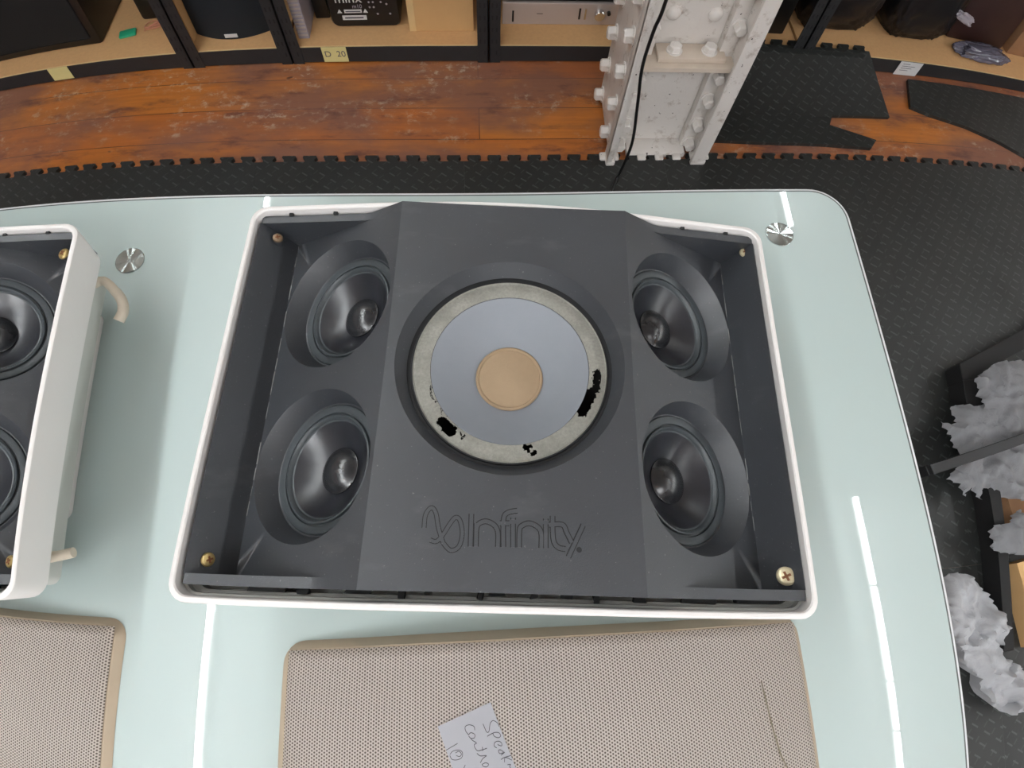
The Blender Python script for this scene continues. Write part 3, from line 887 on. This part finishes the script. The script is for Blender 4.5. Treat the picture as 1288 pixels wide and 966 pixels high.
# ---------------------------------------------------------------- shelving
SY = 1.65
def shelving(x0, x1, label):
    T = thing('shelving_unit', label, 'shelving', ((x0+x1)/2, SY+.22, 0))
    ox = (x0+x1)/2; oy = SY+.22; D = .44
    def P(nm, b, mat, bev=.001, par=None):
        bm = bmesh.new()
        for q in b: box(bm, q[0]-ox, q[1]-ox, q[2]-oy, q[3]-oy, q[4], q[5], bev)
        return link(nm, bm, mat, par or T)
    for z in (.0, .80, 1.55):
        P('beam', [(x0+.035, x1-.035, SY, SY+.012, z+.004, z+.058)], 'black_steel')
        P('beam', [(x0+.035, x1-.035, SY+D-.012, SY+D, z+.004, z+.058)], 'black_steel')
        bd = P('shelf_board', [(x0+.004, x1-.004, SY+.004, SY+D-.012, z+.050, z+.0585)], 'board', 0)
        P('board_edge', [(x0+.037, x1-.037, SY+.0015, SY+.0045, z+.0560, z+.0605)], 'board_edge', 0, bd)
    for xx in (x0, x1-.036):
        for yy in (SY-.003, SY+D-.030):
            bm = bmesh.new(); s = 1 if xx == x0 else -1
            box(bm, xx-ox, xx+.036-ox, yy-oy, yy+.004-oy, 0, 1.75, .0008)
            wx = xx if s == 1 else xx+.032
            box(bm, wx-ox, wx+.004-ox, yy-oy, yy+.034-oy, 0, 1.75, .0008)
            if yy < SY:      # punched slots, part of the post itself
                k0 = len(bm.faces)
                for k in range(18):
                    z = .03+k*.04
                    for dx in (.010, .024):
                        box(bm, xx+dx-.0025-ox, xx+dx+.0025-ox, yy-.0004-oy, yy+.001-oy, z, z+.014)
                for f in list(bm.faces)[k0:]: f.material_index = 1
            link('post', bm, ['black_steel', 'groove'], T)
    return T
shelving(-2.25, -.945, 'black steel shelving bay at the far left with tan board and blank yellow label')
shelving(-.943, -.611, 'narrow black shelving bay holding the cloth covered speaker')
shelving(-.609, .037, 'black shelving bay holding the cardboard box, labelled D 20')
shelving(.039, 1.10, 'black shelving bay holding the silver amplifier behind the white column')
shelving(1.102, 2.45, 'black shelving bay at the far right with white label and dark bags')

def label_card(x0, x1, z0, z1, mat, lab, skew=0):
    bm = bmesh.new(); box(bm, x0, x1, SY-.0046, SY-.0034, z0, z1)
    for v in bm.verts: v.co.x += skew*(z1-v.co.z)
    return tag(link('shelf_label', bm, mat), lab, 'label')
label_card(-1.456, -1.378, .010, .0615, 'yellow_label', 'blank yellow label on the black beam at the far left')
dl = label_card(-.505, -.425, .008, .0615, 'yellow_label', 'yellow label reading D 20 on the black shelf beam')
def text_mesh(txt, size, mat, parent, mtx, ext=.0003, name='lettering'):
    cu = bpy.data.curves.new(name, 'FONT'); cu.body = txt; cu.size = size; cu.extrude = ext; cu.align_x = 'CENTER'; cu.align_y = 'CENTER'
    tmp = bpy.data.objects.new('t', cu); COL.objects.link(tmp)
    dg = bpy.context.evaluated_depsgraph_get(); me = bpy.data.meshes.new_from_object(tmp.evaluated_get(dg))
    bpy.data.objects.remove(tmp); me.transform(mtx); me.materials.clear(); me.materials.append(M[mat])
    o = bpy.data.objects.new(name, me); COL.objects.link(o); o.parent = parent; return o
face = Matrix.Rotation(PI/2, 4, 'X')
text_mesh('D  20', .030, 'ink', dl, Matrix.Translation((-.464, SY-.0047, .036)) @ face)
wl = label_card(1.490, 1.583, .002, .060, 'white_label', 'white paper label on the black beam at the far right', 0)
bm = bmesh.new()
for k, w in enumerate((.030, .055, .045, .035)):
    box(bm, 1.503, 1.503+w, SY-.0049, SY-.0045, .049-.009*k, .051-.009*k)
link('printed_lines', bm, 'ink', wl)

ZS = .0587
def bx(name, lab, cat, b, mat, bev=.004, rz=0):
    cx_, cy_ = (b[0]+b[1])/2, (b[2]+b[3])/2
    bm = bmesh.new(); box(bm, b[0]-cx_, b[1]-cx_, b[2]-cy_, b[3]-cy_, 0, b[5]-b[4], bev)
    T = thing(name, lab, cat, (cx_, cy_, b[4]), rz)
    link('body', bm, mat, T, 30)
    return T
# far-left cabinet
T = bx('speaker_cabinet', 'large black cabinet filling the far left shelf', 'speaker', (-1.83, -1.27, 1.742, 2.06, ZS, .62), 'black_case', .01)
bm = bmesh.new(); box(bm, -.25, .25, -.163, -.158, .03, .53, .006); link('front_panel', bm, 'dark_cloth', T)
# small green tag, wire bundle, black device
bm = bmesh.new(); box(bm, -.03, .03, -.018, .018, 0, .010, .004)
g = link('plastic_tag', bm, 'green', None, 40); g.location = (-1.185, 1.775, ZS); g.rotation_euler = (0, 0, .2)
tag(g, 'small green plastic piece on the board beside the large black cabinet', 'tag')
bm = bmesh.new()
for k in range(5):
    rnd = random.Random(k)
    c = Vector((-1.085+rnd.uniform(-.02, .02), 1.80+rnd.uniform(-.01, .01), ZS+.004))
    pts = [c+Vector((.03*math.cos(t+k), .014*math.sin(1.3*t+k), .003+.003*math.sin(t*2))) for t in [i*.6 for i in range(10)]]
    tube(bm, spline(pts, 3), .0016, 6)
tag(link('wire_bundle', bm, 'pink', None, 60), 'pink and orange thin wires bunched in front of the black device', 'wires')
T = bx('black_device', 'black device with silver buttons half hidden behind the left post', 'electronics', (-1.15, -.985, 1.84, 2.05, ZS, .26), 'black_case', .012)
for x, z in ((.0, .145), (.03, .10), (-.02, .10), (.02, .055)):
    bm = bmesh.new(); lathe(bm, [(.010 if z > .12 else .005, 0), (.008 if z > .12 else .004, .006)], 20, Matrix.Translation((x, -.105, z)) @ face, False, True); link('button', bm, 'silver', T, 40)
# cloth covered speaker with bowed front
T = thing('speaker', 'dark cloth covered speaker with bowed front on the narrow bay shelf', 'speaker', (-.803, 1.86, ZS))
def bow(hw, hd, b, z, n=14):
    pts = []
    for k in range(n+1):
        u = -hw+2*hw*k/n; pts.append((u, -hd-b*(1-(u/hw)**2), z))
    return pts+[(hw, hd, z), (-hw, hd, z)]
bm = bmesh.new(); loft(bm, [bow(.122, .120, .036, 0), bow(.125, .121, .038, .006), bow(.120, .118, .036, .36), bow(.114, .112, .034, .368)], True, True)
link('cabinet', bm, 'black_cloth', T, 30)
bm = bmesh.new(); box(bm, -.018, .024, -.1605, -.158, .010, .022); link('badge', bm, 'white_label', T)
# brown box piece behind
bx('cardboard_sheet', 'flat tan cardboard piece standing between the left post and the cloth speaker', 'cardboard', (-.9375, -.9305, 1.70, 2.04, ZS, .42), 'cardboard', .001)
# grey ribbed slab
T = thing('ribbed_slab', 'pale lavender grey ribbed slab standing just right of the second post', 'panel', (-.562, 1.77, ZS), 0)
bm = bmesh.new(); box(bm, -.018, .018, -.078, .10, 0, .30, .003); link('body', bm, 'grey_slab', T)
bm = bmesh.new()
for k in range(22): box(bm, -.015, .015, -.0800, -.0775, .012+k*.013, .018+k*.013)
link('ribs', bm, 'silver', T)
bx('black_box', 'plain black box between the ribbed slab and the printed black case', 'box', (-.535, -.487, 1.79, 2.04, ZS, .34), 'black_case', .004)
# printed moulded case
T = thing('moulded_case', 'rounded black plastic case with white printed labels on its back', 'case', (-.3605, 1.86, ZS))
bm = bmesh.new()
def rr2(hw, z0, z1, r, y):
    out = []
    for sx, sz, a0 in ((1, 1, 0), (-1, 1, PI/2), (-1, -1, PI), (1, -1, 1.5*PI)):
        for k in range(6):
            a = a0+PI/2*k/5; out.append((sx*(hw-r)+r*math.cos(a), y, (z1-r if sz == 1 else z0+r)+r*math.sin(a)))
    return out
loft(bm, [rr2(.108, .004, .33, .02, -.115), rr2(.113, 0, .335, .022, -.108), rr2(.113, 0, .335, .022, .12)], True, True)
link('shell', bm, 'black_case', T, 40)
text_mesh('minx', .044, 'white_label', T, Matrix.Translation((-.045, -.1155, .098)) @ face, .0004, 'printing')
text_mesh('m10', .018, 'grey_slab', T, Matrix.Translation((-.020, -.1155, .071)) @ face, .0004, 'printing')
bm = bmesh.new(); box(bm, -.064, -.008, -.1165, -.1145, .050, .061)
for s in (-.079, .004):
    t3 = [bm.verts.new((s+dx, -.1165, z)) for dx, z in ((-.008, .050), (.008, .050), (0, .064))]; bm.faces.new(t3)
box(bm, -.074, .004, -.1165, -.1145, .026, .041)
link('caution_label', bm, 'white_label', T)
bm = bmesh.new(); box(bm, -.066, -.006, -.1170, -.1163, .031, .036); box(bm, -.060, -.012, -.1170, -.1163, .0535, .0570); link('label_print', bm, 'ink', T)
for x, z in ((.020, .10), (.033, .10), (.020, .085), (.033, .085), (.020, .068), (.033, .068), (.058, .085), (.075, .078), (.042, .045), (.082, .045)):
    bm = bmesh.new(); lathe(bm, [(.0034, 0), (.003, .001)], 10, Matrix.Translation((x, -.1155, z)) @ face, False, True); link('mark', bm, 'grey_slab', T)
# cardboard box
T = thing('cardboard_box', 'clean tan cardboard box on the shelf left of the centre post', 'box', (-.110, 1.86, ZS))
bm = bmesh.new(); box(bm, -.104, .100, -.140, .14, 0, .34, .002); link('body', bm, 'cardboard', T)
bm = bmesh.new(); box(bm, -.110, -.088, -.1405, .14, .0, .335, .001); link('flap', bm, 'board_edge', T)
# silver amplifier and a black unit on it
T = thing('amplifier', 'slim silver stereo amplifier on the shelf right of the centre post', 'amplifier', (.278, 1.88, ZS))
bm = bmesh.new(); box(bm, -.190, .190, -.115, .15, .004, .070, .002); link('case', bm, 'silver', T)
bm = bmesh.new(); box(bm, -.193, .193, -.126, -.115, .0, .074, .002); link('front_panel', bm, 'silver', T)
for x, w in ((-.158, .003), (.062, .003), (.081, .003), (-.07, .010)):
    bm = bmesh.new()
    if w > .005: box(bm, x-w, x+w, -.1268, -.1255, .037, .0385)
    else: box(bm, x-w, x+w, -.1285, -.1255, .010 if x < 0 else .02, .048 if x < 0 else .058, .001)
    link('slot' if w > .005 else 'switch', bm, 'black_case' if w > .005 or x != .081 else 'chrome', T)
bm = bmesh.new(); lathe(bm, [(.017, 0), (.017, .014), (.014, .017)], 32, Matrix.Translation((.128, -.126, .040)) @ face, False, True); link('knob', bm, 'chrome', T, 30)
bm = bmesh.new(); lathe(bm, [(.006, 0), (.006, .010)], 20, Matrix.Translation((.158, -.126, .045)) @ face, False, True); link('knob', bm, 'black_case', T, 30)
T = bx('black_unit', 'black stereo unit stacked on the silver amplifier', 'electronics', (.10, .46, 1.765, 2.03, ZS+.0742, ZS+.20), 'black_case', .004)
bm = bmesh.new(); box(bm, -.165, .165, -.1345, -.1320, .012, .11, .002); link('front_panel', bm, 'black_steel', T)
bx('black_crate', 'plain black crate on the shelf half hidden behind the white column', 'crate', (.82, 1.055, 1.735, 2.04, ZS, .36), 'black_case', .006)
# right bay contents
def lump(name, lab, cat, cx_, cy_, cz, sx, sy, sz, mat, seed, amp=.25, pw=.7):
    bm = bmesh.new(); bmesh.ops.create_icosphere(bm, subdivisions=5, radius=1)
    for v in bm.verts:
        d = v.co.normalized(); k = 1+amp*(noise.noise(d*1.7+Vector((seed, 0, 0)))+.5*abs(noise.noise(d*4.5+Vector((0, seed, 0))))-.2)+.05*noise.noise(d*11)
        p = Vector((math.copysign(abs(d.x)**pw, d.x), math.copysign(abs(d.y)**pw, d.y), math.copysign(abs(d.z)**pw, d.z)))*k
        v.co = Vector((p.x*sx, p.y*sy, max(-sz*.9, p.z*sz)))
    zmin = min(v.co.z for v in bm.verts)
    for v in bm.verts: v.co.z -= zmin
    o = link(name, bm, mat, None, 180); o.location = (cx_, cy_, cz); tag(o, lab, cat); return o
lump('bin_bag', 'dark bag slumped on the shelf right of the column, nearest the column', 'bag', 1.255, 1.90, ZS, .145, .150, .24, 'black_bag', 1.3, .05, .45)
lump('bin_bag', 'second dark bag on the far right shelf, above the white label', 'bag', 1.585, 1.895, ZS, .138, .145, .24, 'black_bag', 4.1, .05, .45)
T = bx('maroon_case', 'dark maroon case at the back of the far right shelf', 'case', (1.765, 2.04, 1.815, 2.05, ZS, .36), 'maroon', .012, -.05)
lump('plastic_wrap', 'crumpled shiny plastic wrap on the far right shelf edge', 'plastic wrap', 1.885, 1.742, ZS, .115, .042, .022, 'clear_wrap', 7.7, .35)
lump('grey_glove', 'pale grey crumpled cloth lying on the dark right-hand items', 'cloth', 1.71, 1.752, ZS+.13, .050, .012, .018, 'grey_slab', 2.9, .4).rotation_euler = (0, .35, 0)
bx('cardboard_box', 'worn brown cardboard box at the top right corner of the view', 'box', (2.06, 2.36, 1.80, 2.05, ZS, .33), 'card_dark', .003)

# ---------------------------------------------------------------- low black frame with boxes and packing paper, right of the table
ro = Vector((1.45, .2, .0125))
R = thing('low_crate', 'low matt black crate lying on the rubber tiles right of the table, boxes inside', 'crate', ro)
def slab(nm, pts, z0, z1, mat='black_matt', org=ro, par=None, bev=.0015):
    bm = bmesh.new()
    b = [bm.verts.new(Vector((x, y, z0))-org) for x, y in pts]; t = [bm.verts.new(Vector((x, y, z1))-org) for x, y in pts]
    bm.faces.new(t); bm.faces.new(b[::-1]); n = len(pts)
    for i in range(n): bm.faces.new((b[i], b[(i+1) % n], t[(i+1) % n], t[i]))
    if bev: bmesh.ops.bevel(bm, geom=list(bm.edges), offset=bev, segments=1, affect='EDGES')
    return link(nm, bm, mat, par)
slab('back_rail', [(1.2544, 0.4924), (1.9568, 0.7671), (1.9568, 0.7002), (1.3246, 0.4728), (1.2967, 0.446), (1.2488, 0.446)], .0125, .070, par=R)
slab('side_rail', [(1.2488, 0.446), (1.2967, 0.446), (1.2934, 0.3679), (1.2599, 0.1338), (1.2432, 0.0223), (1.202, -0.223), (1.1707, -0.223), (1.2131, 0.0223), (1.2265, 0.1338), (1.2354, 0.3679)], .0125, .070, par=R)
bo_ = Vector((1.5, .29, .0125))
BB = thing('steel_bar', 'long black steel bar crossing over the white packing paper towards the table', 'bar', bo_)
p, q = Vector((1.030, .1935)), Vector((1.95, .3850)); dd = (q-p).normalized(); nn = Vector((-dd.y, dd.x))*.0245
slab('beam', [tuple(p), tuple(q), tuple(q+nn), tuple(p+nn)], .118, .134, 'black_steel', bo_, BB)
for c in (p, q-dd*.03):
    slab('foot', [tuple(c), tuple(c+dd*.03), tuple(c+dd*.03+nn), tuple(c+nn)], .0125, .118, 'black_steel', bo_, BB)
def low_box(lab, x0, x1, y0, y1, h, rz, mat, lid=False):
    cx_, cy_ = (x0+x1)/2, (y0+y1)/2; hx, hy = (x1-x0)/2, (y1-y0)/2; t = .004
    T = thing('cardboard_box', lab, 'box', (cx_, cy_, .0125), rz)
    bm = bmesh.new()
    box(bm, -hx, hx, -hy, hy, 0, t); box(bm, -hx, -hx+t, -hy, hy, t, h); box(bm, hx-t, hx, -hy, hy, t, h)
    box(bm, -hx+t, hx-t, -hy, -hy+t, t, h); box(bm, -hx+t, hx-t, hy-t, hy, t, h)
    link('body', bm, mat, T)
    if lid:
        for a, b in ((-hy, -.001), (.001, hy)):
            bm = bmesh.new(); box(bm, -hx, hx, a, b, h, h+.003); link('flap', bm, mat, T)
    return T
low_box('shallow open cardboard box at the back of the low frame, filled with white paper', 1.325, 1.69, .270, .440, .05, .05, 'card_dark')
low_box('second shallow open cardboard box in the low crate, just below the steel bar', 1.288, 1.65, .050, .225, .05, .04, 'card_dark')
low_box('plain closed cardboard box nearest the viewer at the right edge', 1.268, 1.60, -.215, -.010, .056, .10, 'cardboard', True)

def crumple(name, lab, poly, z, amp, seed, slope=(0, 0), res=.0065, edge_drop=.02, skirt=False):
    poly = [Vector(p) for p in poly]
    xs = [p.x for p in poly]; ys_ = [p.y for p in poly]
    # roughen the outline
    out = []
    for i, p in enumerate(poly):
        q = poly[(i+1) % len(poly)]; n = max(1, int((q-p).length/.006))
        for k in range(n):
            w = p.lerp(q, k/n); d = (q-p).normalized(); nn = Vector((-d.y, d.x))
            out.append(w+nn*(.0035*noise.noise(Vector((w.x*60, w.y*60, seed)))))
    rnd = random.Random(seed)
    def inside(pt):
        c = False; j = len(out)-1
        for i in range(len(out)):
            a, b = out[i], out[j]
            if (a.y > pt.y) != (b.y > pt.y) and pt.x < (b.x-a.x)*(pt.y-a.y)/(b.y-a.y+1e-12)+a.x: c = not c
            j = i
        return c
    inner = []
    y = min(ys_)
    while y < max(ys_):
        x = min(xs)
        while x < max(xs):
            pt = Vector((x+rnd.uniform(-.3, .3)*res, y+rnd.uniform(-.3, .3)*res))
            if inside(pt): inner.append(pt)
            x += res
        y += res
    pts = out+inner
    edges = [(i, (i+1) % len(out)) for i in range(len(out))]
    v2, e2, f2, *_ = delaunay_2d_cdt(pts, edges, [], 1, 1e-6)
    bm = bmesh.new()
    cen = Vector((sum(xs)/len(xs), sum(ys_)/len(ys_)))
    def hgt(p):
        q = Vector((p.x*11, p.y*11, seed*3.1)); w = Vector((noise.noise(q), noise.noise(q+Vector((9, 0, 0))), 0))*1.3
        r = 1-abs(noise.noise(q*1.0+w))*2.2
        r2 = 1-abs(noise.noise(q*2.3+w*1.5))*2.2
        r3 = 1-abs(noise.noise(q*5.5+w))*2.2
        d = min((p-o_).length for o_ in out[::3])
        return z+amp*(.55*r+.3*r2+.14*r3-.3)+slope[0]*(p.x-cen.x)+slope[1]*(p.y-cen.y)-edge_drop*max(0, 1-d/.03)**2
    vs = [bm.verts.new((p.x, p.y, hgt(p))) for p in v2]
    for f in f2:
        try: bm.faces.new([vs[i] for i in f])
        except ValueError: pass
    if skirt:
        be = [e for e in bm.edges if e.is_boundary]
        r = bmesh.ops.extrude_edge_only(bm, edges=be)
        for v in [g for g in r['geom'] if isinstance(g, bmesh.types.BMVert)]:
            v.co = Vector((cen.x+(v.co.x-cen.x)*.88, cen.y+(v.co.y-cen.y)*.88, .0135))
    bmesh.ops.solidify(bm, geom=list(bm.faces), thickness=.0007)
    o = link(name, bm, 'tissue', None, 60)
    tag(o, lab, 'packing paper'); return o
crumple('packing_paper', 'bulging white packing paper in the box behind the rack bar, rearmost', [(1.2523, 0.4357), (1.323, 0.4735), (1.3612, 0.4817), (1.4287, 0.4763), (1.4599, 0.3818), (1.415, 0.292), (1.3734, 0.2735), (1.315, 0.2767), (1.2717, 0.3404), (1.2512, 0.3933)], .112, .032, 3, (.05, .05))
crumple('packing_paper', 'torn white packing paper passing under the black rack bar', [(1.1862, 0.3755), (1.2225, 0.3764), (1.2488, 0.3669), (1.3076, 0.382), (1.3471, 0.3675), (1.4388, 0.3157), (1.4411, 0.2087), (1.3567, 0.093), (1.2878, 0.1291), (1.2479, 0.1481), (1.2112, 0.1647), (1.1893, 0.1314), (1.1701, 0.1637), (1.1497, 0.1439), (1.1456, 0.1751), (1.1138, 0.1906), (1.1512, 0.2217), (1.1618, 0.247), (1.1546, 0.2675), (1.1554, 0.2978), (1.1418, 0.3127), (1.1378, 0.3355), (1.1571, 0.3244), (1.1771, 0.3277)], 0.088, .028, 5, (.04, 0))
crumple('packing_paper', 'white packing paper hanging over the box nearest the viewer', [(1.185, 0.0561), (1.2037, 0.0695), (1.2486, 0.0692), (1.2973, 0.0997), (1.3829, 0.0674), (1.3708, -0.0336), (1.298, -0.0134), (1.2272, -0.0015), (1.1871, 0.0142)], .088, .026, 8)
crumple('packing_paper', 'large white crumpled packing paper lying on the floor beside the table edge', [(1.0315, -0.0509), (1.0589, -0.0301), (1.0818, -0.0288), (1.1091, -0.0371), (1.1358, -0.0604), (1.1593, -0.0891), (1.1878, -0.143), (1.1969, -0.1909), (1.1776, -0.21), (1.1505, -0.1981), (1.1681, -0.2323), (1.2263, -0.2744), (1.2558, -0.3715), (1.1649, -0.3683), (1.1098, -0.3255), (1.0999, -0.2984), (1.1062, -0.276), (1.0695, -0.2463), (1.045, -0.1787), (1.0296, -0.1484)], .068, .045, 12, skirt=True)

# ---------------------------------------------------------------- world background and added fill lights
w = bpy.data.worlds.new('world'); SC.world = w; w.use_nodes = True
w.node_tree.nodes['Background'].inputs[0].default_value = (.9, .95, 1, 1); w.node_tree.nodes['Background'].inputs[1].default_value = .2

for k, px_ in enumerate((-.86, .30)):  # fill panels added out of view to soften the shadows
    T = thing('panel_light', ('square LED ceiling panel behind the viewer, left one', 'square LED ceiling panel behind the viewer, right one')[k], 'ceiling light', (px_, -1.75, 2.80))
    bm = bmesh.new(); box(bm, -.31, .31, -.61, .61, -.018, 0, .002); link('frame', bm, 'housing', T)
    bm = bmesh.new(); box(bm, -.29, .29, -.59, .59, -.0195, -.0175); link('diffuser', bm, 'panel', T)
# added fill light: an unseen glowing shop window behind the viewer
bm = bmesh.new()
for b in ((-2.53, 3.13, .72, .80), (-2.53, 3.13, 2.70, 2.78)): box(bm, b[0], b[1], -5.21, -5.12, b[2], b[3], .004)
for x in (-2.53, -.62, 1.25, 3.07): box(bm, x, x+.06, -5.20, -5.13, .79, 2.71, .004)
wn = struct(link('window_1', bm, 'housing'))
bm = bmesh.new(); box(bm, -2.48, 3.08, -5.185, -5.175, .79, 2.71); link('window_pane', bm, 'daylight', wn)

# ---------------------------------------------------------------- camera: a wide phone lens with its slight barrel distortion
F = 670.0; K1, K2 = -0.0539127, 0.04276961
nad = np.array([-25, 250, F]); nad = nad/np.linalg.norm(nad)
yv = np.array([-10, -1780, F]); yv = yv-nad*(yv@nad); yv /= np.linalg.norm(yv)
up = -nad; xv = np.cross(yv, up)
if xv[0] < 0: xv = -xv
a = math.radians(2.1)
Rm = np.stack([math.cos(a)*xv+math.sin(a)*yv, -math.sin(a)*xv+math.cos(a)*yv, up])
c0 = Rm @ np.array([1, 0, 0]); c1 = Rm @ np.array([0, -1, 0]); c2 = Rm @ np.array([0, 0, -1])
cam = bpy.data.cameras.new('camera'); co = bpy.data.objects.new('camera', cam); COL.objects.link(co)
co.matrix_world = Matrix(((c0[0], c1[0], c2[0], 0), (c0[1], c1[1], c2[1], 0), (c0[2], c1[2], c2[2], 1.33), (0, 0, 0, 1)))
cam.sensor_fit = 'HORIZONTAL'; cam.sensor_width = 36; cam.sensor_height = 27
cam.clip_start = .01; cam.clip_end = 50
rr = np.linspace(1, 830, 200); ru = rr*(1+K1*(rr/500)**2+K2*(rr/500)**4); th = np.arctan(ru/F)
pc = np.polynomial.polynomial.polyfit(rr*36/1288, th, 4)
cam.type = 'PANO'; cam.panorama_type = 'FISHEYE_LENS_POLYNOMIAL'; cam.fisheye_fov = PI
cam.fisheye_polynomial_k0, cam.fisheye_polynomial_k1, cam.fisheye_polynomial_k2, cam.fisheye_polynomial_k3, cam.fisheye_polynomial_k4 = [-float(v) for v in pc]
SC.camera = co
SC.cycles.caustics_reflective = False; SC.cycles.caustics_refractive = False

vs_ = SC.view_settings
SC.display_settings.display_device = 'sRGB'
vs_.view_transform = 'Standard'; vs_.look = 'None'; vs_.gamma = 1; vs_.use_curve_mapping = False
vs_.exposure = 0.35
